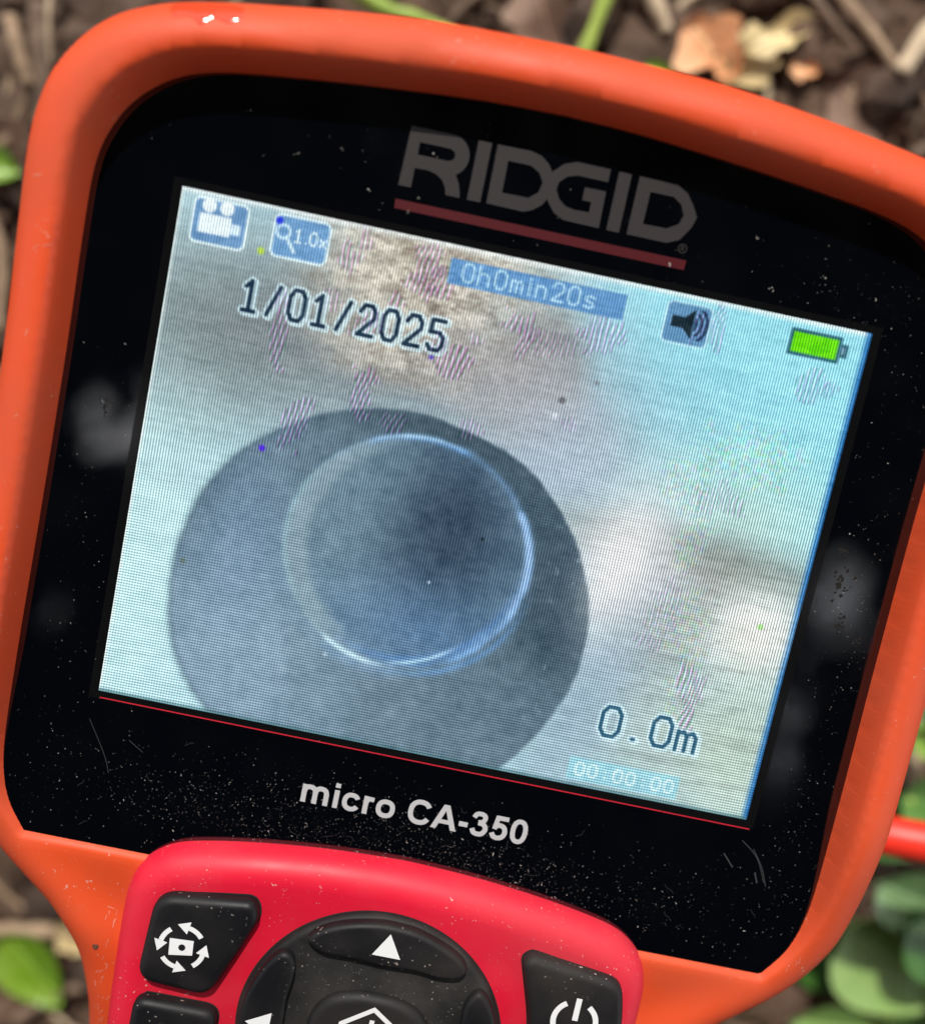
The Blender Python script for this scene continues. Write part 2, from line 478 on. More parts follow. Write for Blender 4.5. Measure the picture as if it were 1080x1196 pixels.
# bore
ei = ell(263, 288, 118, 112, .01, 12)
bore = 1 - sm(ei, .97, 1.01)
bc = C3(104, 133, 152)[None, None] + 0 * img
dkp = sm(1.5 - np.hypot((uu - 298) / 62, (vv - 258) / 74) + .35 * (fbm(60, 801) - .5), 0, 1.35) * .95
bc = bc * (1 - dkp[..., None] * .52) + C3(40, 55, 72) * dkp[..., None] * .52
bc = bc + sm(uu, 190, 300)[..., None] * C3(-18, -18, -14) + gau(300, 360, 80, 30)[..., None] * C3(2, 10, 24)
bc = bc + (fbm(24, 90)[..., None] - .5) * 20 + (fbm(8, 190)[..., None] - .5) * 10
cres_ = sm(ell(285, 286, 118, 108), .93, 1.03) * sm(-uu, -250, -190)
bc = bc * (1 - cres_[..., None] * .7) + C3(146, 172, 184) * cres_[..., None] * .7
blend(bore * .96, bc)
ang = np.degrees(np.arctan2(vv - 288, uu - 263))        # 0 = right, 90 = down
def ring(e, r, wd, amt, c): blend(np.exp(-((e - r) / wd) ** 2) * amt, c)
brk = .35 + .9 * sm(vnoise(24, 24, 333), .25, .7)
ring(ei, .98, .03, brk * sm(ang, -150, -90) * .7 * (ang < 100) * sm(-ang, -110, -40), (112, 172, 236))
ring(ei, .99, .018, brk * sm(-np.abs(ang + 95), -34, -5) * .7, (176, 218, 246))
ring(ei, .975, .036, brk * sm(-np.abs(ang + 5), -70, -10) * .6, (160, 196, 236))
ring(ei, .92, .035, sm(-np.abs(ang - 60), -70, -20) * .55, (92, 146, 214))
ring(ei, .995, .024, brk * sm(-np.abs(ang - 112), -30, -8) * .9, (190, 226, 240))
ring(ell(258, 297, 112, 108), 1.0, .05, brk * sm(-np.abs(ang - 100), -80, -20) * .35, (128, 168, 206))
ring(ell(252, 290, 112, 108), .985, .018, sm(-np.abs(ang - 70), -25, -6) * .9, (170, 214, 240))
ring(ell(268, 292, 118, 112), 1.0, .03, sm(-np.abs(ang - 50), -50, -10) * .5, (100, 162, 230))
ring(ei, .98, .03, sm(-np.abs(np.abs(ang) - 175), -50, -5) * .4, (140, 186, 200))
def dot(x, y, r, c, a=1.): blend((1 - sm(np.hypot(uu - x, vv - y), r - 1, r + 1.4)) * a, c)
dot(330, 260, 1.2, (20, 30, 40)); dot(289, 311, 1.3, (170, 200, 220)); dot(375, 118, 3, (90, 88, 96), .8); dot(403, 96, 2, (110, 110, 110), .5)
dot(372, 133, 2.4, (226, 236, 246), .7); dot(58, 338, 2.5, (90, 110, 90), .6); dot(206, 400, 2, (180, 210, 220), .6)
# chromatic water-mark blotches
def blot(x, y, sx, sy, rot, per=4.4, amp=1., tint=(138, 104, 168), seed=1):
    m_ = sm(gau(x, y, sx, sy, rot) + (vnoise(9, 9, seed) - .5) * .75, .46, .60) * amp
    ph = (uu * math.cos(.18) + vv * .18 + 7 * vnoise(22, 22, seed + 1)) * 2 * math.pi / per
    global img
    s = np.stack([np.sin(ph), np.sin(ph + .9), np.sin(ph + .25)], 2)
    d = (img * .8 + C3(*tint) * .2) + s * C3(52, 46, 52) * np.array([1., .95, 1.05])
    a = m_[..., None]; img = img * (1 - a) + d * a
for k, (x, y, sx, sy, r_, am) in enumerate([(191, 155, 11, 22, 0, 1), (138, 189, 9, 20, 8, .9), (270, 106, 12, 12, 0, 1), (110, 118, 8, 24, -6, .9), (170, 12, 7, 12, 0, .8),
        (160, 30, 8, 10, 0, .9), (232, 22, 14, 14, 0, 1), (226, 42, 11, 9, 0, 1), (244, 42, 9, 13, 0, .9), (206, 62, 7, 6, 0, .9), (322, 58, 13, 10, 20, .9), (330, 74, 8, 10, 0, .8),
        (396, 50, 15, 18, 0, .9), (352, 70, 20, 10, 10, .45), (498, 24, 8, 20, 10, .8), (596, 56, 11, 15, 0, .7), (614, 58, 8, 6, 0, .5), (556, 370, 9, 34, -10, 1), (540, 178, 18, 12, 0, .55),
        (285, 80, 7, 5, 0, .8), (512, 300, 12, 34, 10, .45), (228, 170, 12, 10, 0, .6), (300, 160, 8, 9, 0, .7), (385, 138, 9, 6, 0, .5), (150, 74, 9, 8, 20, .7), (182, 88, 11, 9, 0, .7), (340, 30, 8, 8, 0, .6)]):
    blot(x, y, sx, sy, r_, amp=am, seed=100 + 3 * k)
sp = rs.rand(H_, W_)
for (x, y, sx, sy, r_, am) in [(555, 135, 42, 22, 15, .75), (505, 170, 24, 26, 30, .6), (524, 220, 16, 30, 10, .55), (530, 300, 26, 34, 0, .5), (580, 120, 30, 16, 20, .5), (548, 350, 14, 40, 8, .5)]:
    m_ = sm(gau(x, y, sx, sy, r_) + (vnoise(9, 9, int(x)) - .5) * .6, .38, .8) * am
    col = np.stack([vnoise(3, 3, int(y) + i) for i in range(3)], 2); col = (col - .5) * C3(70, 64, 74)
    img = img + col * m_[..., None]
    blend(m_ * .25, (170, 220, 190))

# writing and icons
def dseg(P):
    d = np.full((H_, W_), 1e3)
    for (x0, y0), (x1, y1) in zip(P, P[1:]):
        a0, a1 = max(0, int(min(y0, y1)) - 12), min(H_, int(max(y0, y1)) + 13); b0, b1 = max(0, int(min(x0, x1)) - 12), min(W_, int(max(x0, x1)) + 13)
        if a0 >= a1 or b0 >= b1: continue
        X, Y = uu[a0:a1, b0:b1] - x0, vv[a0:a1, b0:b1] - y0; dx, dy = x1 - x0, y1 - y0; L = dx * dx + dy * dy + 1e-9
        t = np.clip((X * dx + Y * dy) / L, 0, 1); d[a0:a1, b0:b1] = np.minimum(d[a0:a1, b0:b1], np.hypot(X - t * dx, Y - t * dy))
    return d
GL = {'0': [[(.25, 0), (.75, 0), (1, .22), (1, .78), (.75, 1), (.25, 1), (0, .78), (0, .22), (.25, 0)]], '1': [[(.15, .2), (.5, 0), (.5, 1)], [(.1, 1), (.9, 1)]],
      '2': [[(0, .22), (.25, 0), (.75, 0), (1, .2), (1, .4), (0, 1), (1, 1)]], '5': [[(.95, 0), (.1, 0), (.05, .42), (.7, .4), (1, .58), (1, .82), (.75, 1), (.2, 1), (0, .85)]],
      '/': [[(.85, .02), (.15, 1.0)]], '.': [[(.4, .95), (.5, .95)]], 'm': [[(0, 1), (0, .35)], [(0, .42), (.3, .35), (.5, .48), (.5, 1)], [(.5, .45), (.8, .35), (1, .5), (1, 1)]],
      'h': [[(0, 0), (0, 1)], [(0, .45), (.5, .35), (.9, .5), (.9, 1)]], 'i': [[(.5, .35), (.5, 1)], [(.5, .08), (.5, .12)]], 'n': [[(0, 1), (0, .35)], [(0, .45), (.5, .35), (.9, .5), (.9, 1)]],
      's': [[(.9, .42), (.5, .34), (.1, .42), (.15, .62), (.8, .72), (.9, .9), (.5, 1), (.05, .93)]], ':': [[(.5, .35), (.5, .37)], [(.5, .85), (.5, .87)]], 'x': [[(.05, .4), (.9, 1)], [(.9, .4), (.05, 1)]]}
def text(s, x, y, gw, gh, pitch, wd, col, halo=None, hw=3., narrow='', a=1.):
    d = np.full((H_, W_), 1e3)
    for ch in s:
        k = .45 if ch in narrow else 1.
        for st_ in GL.get(ch, []): d = np.minimum(d, dseg([(x + px * gw * k, y + py * gh) for px, py in st_]))
        x += pitch * (.55 if ch in narrow else 1.)
    if halo is not None:
        dh = np.roll(d, (1, 2), (0, 1)); blend((1 - sm(np.minimum(dh, d), wd / 2 + hw - 1.5, wd / 2 + hw)) * .7, halo)
    blend((1 - sm(d, wd / 2 - .6, wd / 2 + .6)) * a, col)
def rbox(x0, y0, x1, y1, r, grow=0.):
    cx, cy, hx, hy = (x0 + x1) / 2, (y0 + y1) / 2, (x1 - x0) / 2 - r, (y1 - y0) / 2 - r
    qx, qy = np.abs(uu - cx) - hx, np.abs(vv - cy) - hy
    return np.hypot(np.maximum(qx, 0), np.maximum(qy, 0)) + np.minimum(np.maximum(qx, qy), 0) - r
def box(x0, y0, x1, y1, r, col, edge=None, a=1.):
    d = rbox(x0, y0, x1, y1, r)
    if edge is not None: blend((1 - sm(d, 1.2, 2.6)) * .9, edge)
    blend((1 - sm(d, -1.2, .4)) * a, col)
halo = (206, 240, 250)
box(14, 7, 62, 45, 5, (104, 152, 200), (224, 246, 252))
dot(27, 12, 6.2, (232, 246, 250)); dot(43, 12, 6.2, (232, 246, 250)); box(19, 19, 49, 37, 1, (228, 244, 250)); box(48, 24, 58, 34, 1, (220, 240, 250), a=.9)
box(88, 7, 137, 43, 5, (104, 156, 206), (216, 242, 250))
blend((1 - sm(np.abs(np.hypot(uu - 96, vv - 21) - 6), .8, 2.)) * .9, (196, 230, 246)); blend((1 - sm(dseg([(100, 26), (108, 37)]), 1, 2.2)) * .9, (206, 236, 248))
text('1.0x', 107, 17, 6, 11, 9, 1.9, (206, 236, 250), narrow='.')
box(249, 12, 413, 36, .6, (92, 148, 204)); text('0h0min20s', 262, 15, 10, 16, 15, 2.3, (176, 222, 244), narrow='i', a=.85)
box(451, 9, 492, 45, 5, (92, 146, 190), (176, 226, 244))
spk = np.maximum(np.maximum(457 - uu, uu - 477), np.abs(vv - 26) - np.maximum(5, (uu - 463) * .95)); blend(1 - sm(spk, -.6, .8), (20, 40, 52))
for r_ in (8, 13, 18):
    blend((1 - sm(np.abs(np.hypot(uu - 472, vv - 26) - r_), .8, 2.)) * (np.abs(vv - 26) < r_ * .8) * (uu > 478) * .85, (24, 40, 74))
box(566, 9, 615, 34, 1.5, (44, 104, 122)); box(569, 12, 612, 31, 1, (104, 232, 8)); box(614, 15, 622, 28, 1, (52, 108, 126)); box(615, 18, 619, 25, 1, (110, 150, 170))
blend((fbm(8, 61) > .6) * (1 - sm(rbox(569, 12, 612, 31, 1), -2, 0)) * .35, (60, 200, 10))
text('1/01/2025', 70, 70, 13.5, 27, 21.6, 3.9, (26, 52, 76), halo)
text('0.0m', 479, 395, 18, 29, 25, 3.8, (44, 96, 126), halo)
box(457, 450, 567, 474, .6, (150, 214, 230), a=.85); text('00:00:00', 465, 456, 8, 12, 12.6, 2.0, (226, 250, 254), a=.75)
blot(103, 84, 6, 9, 0, amp=.6, seed=501); blot(190, 82, 8, 9, 0, amp=.55, seed=505); blot(253, 92, 7, 8, 0, amp=.5, seed=509); blot(484, 24, 6, 16, 0, amp=.5, seed=512)
dot(91, 12, 3.2, (40, 60, 235)); dot(79, 42, 3, (190, 230, 40), .8); dot(112, 218, 2.8, (70, 30, 220)); dot(606, 289, 2.6, (96, 220, 40)); dot(249, 104, 2, (90, 60, 220), .8)
# bright top and left edge, blue light leak on the right edge
blend((1 - sm(vv, 1, 7)) * .8, (238, 246, 246)); blend((1 - sm(uu, .5, 4)) * .8, (236, 250, 248))
blend(sm(uu, 631, 639), (40, 116, 186)); blend(sm(vv, 474, 480) * .8, (70, 116, 124))
img += (rs.rand(H_, W_, 1) - .5) * 7
gr_ = vnoise(3.2, 2.2, 700) - .5; img += (gr_ * (26 * rock + 8 * (1 - disc) * sm(-vv, -260, -120) + 5))[..., None]
blend(gau(462, 262, 22, 44, 10) * .7, (240, 240, 240)); blend(gau(603, 297, 26, 22) * .5, (248, 248, 244))
rg_ = sm(fbm(10, 710, 3), .52, .8) * sm(uu, 440, 520) * sm(vv, 190, 240) * (1 - sm(vv, 400, 440)); blend(rg_ * .16, (96, 104, 98))
bb_ = (fbm(9, 720) - .5) * disc; img += bb_[..., None] * 16
blk = vnoise(8.01, 8.01, 730); img += ((blk - .5) * 9)[..., None]
streak = fbm(40, 400, 2.2) - .5; img += streak[..., None] * 20 * (1 - disc[..., None] * .6)
fl = fbm(7, 410, 3) - .5; img += fl[..., None] * 16
m_ = img.mean(2, keepdims=True); img = np.clip(m_ + (img - m_) * .90, 0, 255) / 255
lin = np.where(img <= .04045, img / 12.92, ((img + .055) / 1.055) ** 2.4)

SW, SH = 70.08, 52.46
me = bpy.data.meshes.new("screen")
X = np.linspace(-SW / 2, SW / 2, W_); Y = np.linspace(SH / 2, -SH / 2, H_)
gx, gy = np.meshgrid(X, Y); co = np.stack([gx, gy, np.full_like(gx, .03)], 2).reshape(-1, 3) * MM
nf = (W_ - 1) * (H_ - 1)
idx = (np.arange(H_ - 1)[:, None] * W_ + np.arange(W_ - 1)[None]).ravel()
fv = np.stack([idx, idx + W_, idx + W_ + 1, idx + 1], 1).astype(np.int32)
me.vertices.add(W_ * H_); me.vertices.foreach_set("co", co.ravel().astype(np.float32))
me.loops.add(nf * 4); me.loops.foreach_set("vertex_index", fv.ravel())
me.polygons.add(nf); me.polygons.foreach_set("loop_start", np.arange(0, nf * 4, 4, dtype=np.int32))
me.update(calc_edges=True)
ca = me.color_attributes.new("picture", 'FLOAT_COLOR', 'POINT')
ca.data.foreach_set("color", np.concatenate([lin.reshape(-1, 3), np.ones((W_ * H_, 1))], 1).ravel().astype(np.float32))
M_scr = mat("lcd_screen", (.002, .002, .002), .06)
_a = N(M_scr, "ShaderNodeAttribute"); _a.attribute_name = "picture"
_s = N(M_scr, "ShaderNodeSeparateXYZ"); LK(M_scr, ocoord(M_scr), _s.inputs[0])
PITCH = .285 * MM
_wob = math_(M_scr, 'MULTIPLY', noise_node(M_scr, 60, 2), .9)
_cx = math_(M_scr, 'SINE', math_(M_scr, 'ADD', math_(M_scr, 'MULTIPLY', _s.outputs[0], 2 * math.pi / PITCH), _wob))
_cy = math_(M_scr, 'SINE', math_(M_scr, 'MULTIPLY', _s.outputs[1], 2 * math.pi / PITCH))
_wt = ramp(M_scr, math_(M_scr, 'ADD', math_(M_scr, 'MULTIPLY', _s.outputs[1], 13.), math_(M_scr, 'ADD', noise_node(M_scr, 38, 3), .12)), [(.40, G(.10)), (.62, G(1))])
_inv = math_(M_scr, 'SUBTRACT', 1.05, _wt)
_l = math_(M_scr, 'ADD', math_(M_scr, 'MULTIPLY', _cx, math_(M_scr, 'ADD', math_(M_scr, 'MULTIPLY', _wt, .46), .2)), math_(M_scr, 'MULTIPLY', math_(M_scr, 'MULTIPLY', _cy, _inv), .48))
_l = math_(M_scr, 'ADD', _l, 1.0)
_e = mixc(M_scr, 1., _a.outputs["Color"], _l, 'MULTIPLY')
LK(M_scr, _e, PB(M_scr).inputs["Emission Color"]); PB(M_scr).inputs["Emission Strength"].default_value = 1.03 / 2 ** EXPO
scr = link("screen", me, M_scr, panel)

# frame strip round the screen, red line under it
o_, i_ = [(-36.0, -27.1), (36.0, -27.1), (36.0, 27.0), (-36.0, 27.0)], [(-35.1, -26.3), (35.1, -26.3), (35.1, 26.3), (-35.1, 26.3)]
V = [(x, y, .012) for x, y in o_ + i_]; F = [(i, (i + 1) % 4, 4 + (i + 1) % 4, 4 + i) for i in range(4)]
link("screen_frame", mesh("screen_frame", V, F), M_border, panel)
link("red_line", mesh("red_line", *ribbon([(-34.8, -26.95), (35.6, -27.2)], .13, .035)), M_redl, panel)

sme = []
for (x, y, sx, sy, n_) in [(38.4, .8, .8, 1.6, 26), (39.4, -3.2, .5, .7, 12), (41.4, -4.6, .35, .4, 10), (-39.0, 3.2, .25, 1.0, 8), (37.8, 4.2, .5, .4, 10)]:
    for _ in range(n_):
        px_, py_ = rnd.gauss(x, sx * .6), rnd.gauss(y, sy * .6); r_ = rnd.uniform(.08, .24)
        sme.append(poly2([(px_ + r_ * rnd.uniform(.5, 1.3) * math.cos(a), py_ + r_ * rnd.uniform(.5, 1.3) * math.sin(a)) for a in [k * .785 for k in range(8)]], (), .008 + .0004 * len(sme) % .02))
link("grime", mesh("grime", *join(sme)), mat("dried_grime", (.010, .009, .008), .75, .2), panel, kind="stuff")

# maker's lettering over its red bar
T = .02
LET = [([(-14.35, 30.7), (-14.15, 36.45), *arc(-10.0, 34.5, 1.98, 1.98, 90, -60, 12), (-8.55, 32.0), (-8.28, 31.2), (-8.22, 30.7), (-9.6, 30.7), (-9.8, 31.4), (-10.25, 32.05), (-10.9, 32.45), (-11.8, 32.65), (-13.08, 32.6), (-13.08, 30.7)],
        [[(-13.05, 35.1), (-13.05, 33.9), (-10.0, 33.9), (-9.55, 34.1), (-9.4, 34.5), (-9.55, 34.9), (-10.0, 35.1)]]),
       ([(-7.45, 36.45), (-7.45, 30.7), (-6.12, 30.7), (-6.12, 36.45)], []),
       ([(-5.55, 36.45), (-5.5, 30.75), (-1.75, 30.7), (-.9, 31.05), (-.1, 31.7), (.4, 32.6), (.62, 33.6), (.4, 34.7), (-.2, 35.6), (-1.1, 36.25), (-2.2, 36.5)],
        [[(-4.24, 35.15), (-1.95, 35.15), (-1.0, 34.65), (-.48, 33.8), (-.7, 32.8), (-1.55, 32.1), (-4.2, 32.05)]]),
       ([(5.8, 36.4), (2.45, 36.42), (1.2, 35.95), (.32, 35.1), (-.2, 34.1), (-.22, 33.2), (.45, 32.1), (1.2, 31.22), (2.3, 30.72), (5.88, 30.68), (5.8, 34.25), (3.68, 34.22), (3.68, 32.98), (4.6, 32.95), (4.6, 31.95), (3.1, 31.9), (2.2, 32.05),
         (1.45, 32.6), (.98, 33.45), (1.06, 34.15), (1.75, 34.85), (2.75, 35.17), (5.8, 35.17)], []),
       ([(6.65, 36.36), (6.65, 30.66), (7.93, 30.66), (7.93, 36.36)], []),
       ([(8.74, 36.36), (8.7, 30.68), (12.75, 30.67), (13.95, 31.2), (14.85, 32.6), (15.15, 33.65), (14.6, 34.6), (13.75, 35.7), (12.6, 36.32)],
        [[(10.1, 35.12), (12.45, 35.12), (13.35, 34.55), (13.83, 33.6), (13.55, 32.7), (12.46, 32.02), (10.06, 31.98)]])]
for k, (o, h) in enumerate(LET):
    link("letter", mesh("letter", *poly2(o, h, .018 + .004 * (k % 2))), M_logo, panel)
link("red_bar", mesh("red_bar", *poly2([(-14.35, 29.35), (-14.3, 28.45), (15.05, 28.45), (15.1, 29.4)], (), .02)), M_redp, panel)
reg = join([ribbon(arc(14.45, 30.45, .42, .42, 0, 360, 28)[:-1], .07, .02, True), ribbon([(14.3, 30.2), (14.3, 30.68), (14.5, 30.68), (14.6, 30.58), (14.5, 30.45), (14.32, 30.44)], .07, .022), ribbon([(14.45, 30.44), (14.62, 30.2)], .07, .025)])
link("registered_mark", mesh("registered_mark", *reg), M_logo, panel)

# model lettering, bold sans
EM = 3.87 / 1000; bx, by = -12.35, -33.93
def gl_m():
    a = catmull([(135, 300), (160, 405), (235, 458), (340, 455), (415, 410), (444, 310)], 5) + [(444, 0)]
    b = catmull([(444, 300), (470, 405), (545, 458), (650, 455), (725, 410), (755, 310)], 5) + [(755, 0)]
    return [([(135, 0), (135, 519)], 137), (a, 137), (b, 137)]
CH = {'m': (889, gl_m()), 'i': (278, [([(140, 0), (140, 519)], 137), ([(140, 590), (140, 716)], 137)]),
      'c': (556, [(sarc(290, 260, 186, 202, 28, 332, 28), 132)]),
      'r': (389, [([(135, 0), (135, 519)], 137), (catmull([(135, 290), (165, 400), (240, 448), (350, 440)], 5), 130)]),
      'o': (611, [(sarc(305, 260, 196, 202, 0, 360, 36)[:-1], 134)]), ' ': (278, []),
      'C': (722, [(sarc(375, 358, 262, 295, 30, 330, 36), 138)]), '-': (333, [([(45, 262), (290, 262)], 140)]),
      '3': (556, [(catmull([(98, 520), (150, 620), (265, 652), (380, 615), (405, 525), (350, 430), (235, 400)], 6), 132), (catmull([(235, 385), (370, 370), (448, 285), (448, 190), (380, 90), (265, 62), (150, 95), (92, 200)], 6), 136)]),
      '5': (556, [([(500, 640), (150, 640)], 130), ([(205, 690), (150, 300)], 128), (catmull([(150, 372), (270, 430), (400, 390), (450, 250), (400, 115), (270, 60), (150, 95), (92, 190)], 6), 136)]),
      '0': (556, [(sarc(278, 358, 172, 294, 0, 360, 40)[:-1], 132)])}
px_ = 0
for ch in 'micro CA-350':
    if ch == 'A':
        P = lambda L: [(bx + (px_ + x) * EM, by + y * EM) for x, y in L]
        g_ = poly2(P([(0, 0), (275, 716), (437, 716), (722, 0), (562, 0), (500, 162), (215, 162), (155, 0)]), [P([(262, 282), (455, 282), (356, 545)])], .02); adv = 722
    else:
        adv, st_ = CH[ch]
        if not st_: px_ += adv; continue
        g_ = join([ribbon([(bx + (px_ + x) * EM, by + y * EM) for x, y in L], wd * EM, .02 + .004 * q, closed=(ch in 'o0')) for q, (L, wd) in enumerate(st_)])
    link("letter", mesh("letter", *g_), M_silver, panel); px_ += adv

# ------------------------------------------------------------------ keypad
hb = [(0, -38.25), (4.5, -38.4), (9.2, -38.7), (15, -39.35), (20, -40.15), (23.6, -41.0), (25.7, -42.1), (27.3, -43.7), (28.2, -45.8), (28.5, -49), (28.4, -58), (28.0, -70), (27.6, -95), (26, -103), (20, -107), (0, -108)]
bz = ccw(resample(catmull(mirror(hb), 8, True), .7))
bz = [(x - .05, y) for x, y in bz]
slope = lambda x, y: min(0, (y + 50) * .035)
bv, bf = puck(bz, [(0, -7), (0, 0), (.12, 1.0), (.4, 1.75), (.9, 2.4), (1.6, 2.9), (2.5, 3.2), (3.4, 3.25), (4.6, 3.1)], slope)
bez = link("keypad_surround", mesh("keypad_surround", bv, bf), M_bezel, dev, OFF, smooth=True)

def button(name, P, top=4.75, base=2.4, m=M_btn, r=.95, wear=None):
    pr_ = [(0, base), (0, top - r)]
    for a in (20, 40, 60, 75, 90):
        a = math.radians(a); pr_.append((r * (1 - math.cos(a)), top - r + r * math.sin(a)))
    
    v, f = puck(P, pr_, slope)
    o = link(name, mesh(name, v, f), m, dev, OFF, smooth=True)
    return o
def seam(P, name="seam"):
    """thin shadow gap: a flat dark ring round each button, shade put in as colour"""
    P = ccw(P); q0, q1 = inset(P, -.16), inset(P, .3); n = len(P)
    V = [(x, y, 3.14 + slope(x, y)) for x, y in q0] + [(x, y, 3.17 + slope(x, y)) for x, y in q1]
    return V, [(i, (i + 1) % n, n + (i + 1) % n, n + i) for i in range(n)]
M_gap = mat("gap_shade_black", (.006, .004, .004), .8)  # flat black strip standing for the shade in the key gaps
def sym(parent, parts, z):
    """raised white print: each stroke or polygon a thin sheet just proud of the key top"""
    lst = []
    for k, (kind, P, a) in enumerate(parts):
        v, f = ribbon(P, a, 0) if kind == 'r' else ribbon(P, a, 0, True) if kind == 'c' else poly2(ccw(P), a or ())
        lst.append(([(x, y, z + slope(x, y) + .012 * k) for x, y, _ in v], f))
    me = mesh("symbol", *join(lst)); me.materials.append(M_white)
    o = bpy.data.objects.new("symbol", me); COL.objects.link(o); o.parent = parent; return o

rot = fillet([(-25.15, -55.0), (-17.3, -55.4), (-13.5, -45.6), (-14.3, -43.75), (-24.6, -45.1)], [2.0, 1.6, 2.2, 1.4, 2.2], 7)
rot = resample(rot, .35)
b = button("rotate_key", rot)
link("key_gap_shade", mesh("key_gap_shade", *seam(rot)), M_gap, dev, OFF)
cx_, cy_ = -20.85, -50.05
S_ = [('p', [(-22.25, -49.25), (-19.75, -49.1), (-19.65, -50.75), (-22.1, -51.15)], [[(cx_ + .0 + .38 * math.cos(a * .5236), cy_ + .0 - .02 + .38 * math.sin(a * .5236)) for a in range(12)]])]
for a0 in (78, 168, 258, 348):
    S_.append(('r', arc(cx_, cy_, 2.3, 2.3, a0 - 40, a0 + 2, 8), .52))
    t = math.radians(a0 + 2); e = (math.cos(t), math.sin(t)); tg = (-e[1], e[0])
    S_.append(('p', [(cx_ + e[0] * (2.3 + .72), cy_ + e[1] * (2.3 + .72)), (cx_ + e[0] * 2.3 + tg[0] * 1.25, cy_ + e[1] * 2.3 + tg[1] * 1.25), (cx_ + e[0] * (2.3 - .72), cy_ + e[1] * (2.3 - .72))], None))
sym(b, S_, 4.8)

low = resample(fillet([(-25.2, -66), (-16.0, -66), (-16.0, -57.0), (-25.0, -57.0)], [1.5, 1.5, 1.6, 1.6], 7), .35)
b = button("function_key", low); link("key_gap_shade", mesh("key_gap_shade", *seam(low)), M_gap, dev, OFF)
low2 = [(-x + .1, y) for x, y in low][::-1]
low2 = [(x, y - 3.4) for x, y in low2]
button("function_key", low2)
pw = resample(fillet([(17.1, -56.2), (16.6, -51.8), (14.3, -44.6), (15.3, -43.7), (25.2, -44.95), (26.3, -49.5), (26.3, -56.0)], [1.6, 3, 1.6, 1.2, 2.2, 2, 1.6], 7), .35)
b = button("power_key", pw); link("key_gap_shade", mesh("key_gap_shade", *seam(pw)), M_gap, dev, OFF)
sym(b, [('r', arc(20.98, -49.9, 2.25, 2.25, 122, 418, 40), .58), ('r', [(20.98, -47.2), (20.98, -49.75)], .6)], 4.8)

# round direction pad
pc_ = (.1, -57.0); PR = 14.15
circ = arc(pc_[0], pc_[1], PR, PR, 0, 360, 120)[:-1]
button("pad_base", circ, top=3.95, base=2.2, m=M_pad, r=.75)
link("key_gap_shade", mesh("key_gap_shade", *seam(circ)), M_gap, dev, OFF)
def rotp(P, a):
    c, s = math.cos(math.radians(a)), math.sin(math.radians(a))
    return [(pc_[0] + (x - pc_[0]) * c - (y - pc_[1]) * s, pc_[1] + (x - pc_[0]) * s + (y - pc_[1]) * c) for x, y in P]
cres = [(-8.2, -46.3), (-7.2, -44.9), (-4.6, -43.65), (-1.6, -42.95), (.6, -42.85), (3.0, -43.1), (5.6, -43.95), (7.6, -44.95), (8.7, -46.1), (8.2, -47.3), (6.2, -47.7), (3.4, -47.45), (.1, -47.55), (-3.4, -47.4), (-6.4, -47.4)]
cres = [(x, y - .35) for x, y in cres]
cres = resample(catmull(cres, 6, True), .35)
for k, (nm, a) in enumerate((("up_key", 0), ("left_key", 90), ("down_key", 180), ("right_key", 270))):
    b = button(nm, rotp(cres, a), top=5.1, base=3.3, r=.62)
    tri = [(.15, -43.95), (-1.35, -46.55), (1.65, -46.55)]
    if a == 90: tri2 = rotp([(x + .15, y) for x, y in tri], 90)
    else: tri2 = rotp(tri, a)
    sym(b, [('p', tri2, None)], 5.16)
cen_ = resample(catmull([(-6.6, -57), (-6.2, -54.6), (-4.8, -52.6), (-2.4, -51.6), (.1, -51.4), (2.6, -51.6), (5.0, -52.6), (6.4, -54.6), (6.8, -57), (6.4, -59.4), (5, -61.4), (2.6, -62.4), (.1, -62.6), (-2.4, -62.4), (-4.8, -61.4), (-6.2, -59.4)], 6, True), .4)
b = button("select_key", cen_, top=5.0, base=3.3, r=1.1)
sym(b, [('c', catmull([(.15, -52.75), (3.3, -55.0), (3.3, -58.9), (.15, -61.0), (-3.0, -58.9), (-3.0, -55.0)], 1, True), .5), ('r', [(.15, -54.0), (.15, -57.3)], .5)], 5.06)

# ------------------------------------------------------------------ dust and grains lying on the device
ico = bmesh.new(); bmesh.ops.create_icosphere(ico, subdivisions=1, radius=1)
IV = [tuple(v.co) for v in ico.verts]; IF = [tuple(v.index for v in f.verts) for f in ico.faces]; ico.free()
OCT = ([(1, 0, 0), (-1, 0, 0), (0, 1, 0), (0, -1, 0), (0, 0, 1), (0, 0, -.3)], [(0, 2, 4), (2, 1, 4), (1, 3, 4), (3, 0, 4), (2, 0, 5), (1, 2, 5), (3, 1, 5), (0, 3, 5)])
def grain(x, y, z, r, el=1.):
    r *= .68
    a = rnd.random() * 6.28; c, s = math.cos(a), math.sin(a); j = [rnd.uniform(.6, 1.3) for _ in range(6)]
    V = [(x + (c * v[0] * r * el - s * v[1] * r) * j[i], y + (s * v[0] * r * el + c * v[1] * r) * j[i], z + v[2] * r * .6) for i, v in enumerate(OCT[0])]
    return V, OCT[1]
def in_in(x, y): return bool(inside([(x, y)], inner)[0])
gr = []
def clus(n, cx, cy, sx, sy, r0=.03, r1=.075):
    for _ in range(n):
        x, y = rnd.gauss(cx, sx), rnd.gauss(cy, sy)
        if abs(x) < 35.6 and abs(y) < 26.9: continue
        gr.append((x, y, 0, (r0 + (r1 * 1.25 - r0) * rnd.random() ** 4) * .9, 1 + 3.5 * (rnd.random() < .1) * rnd.random()))
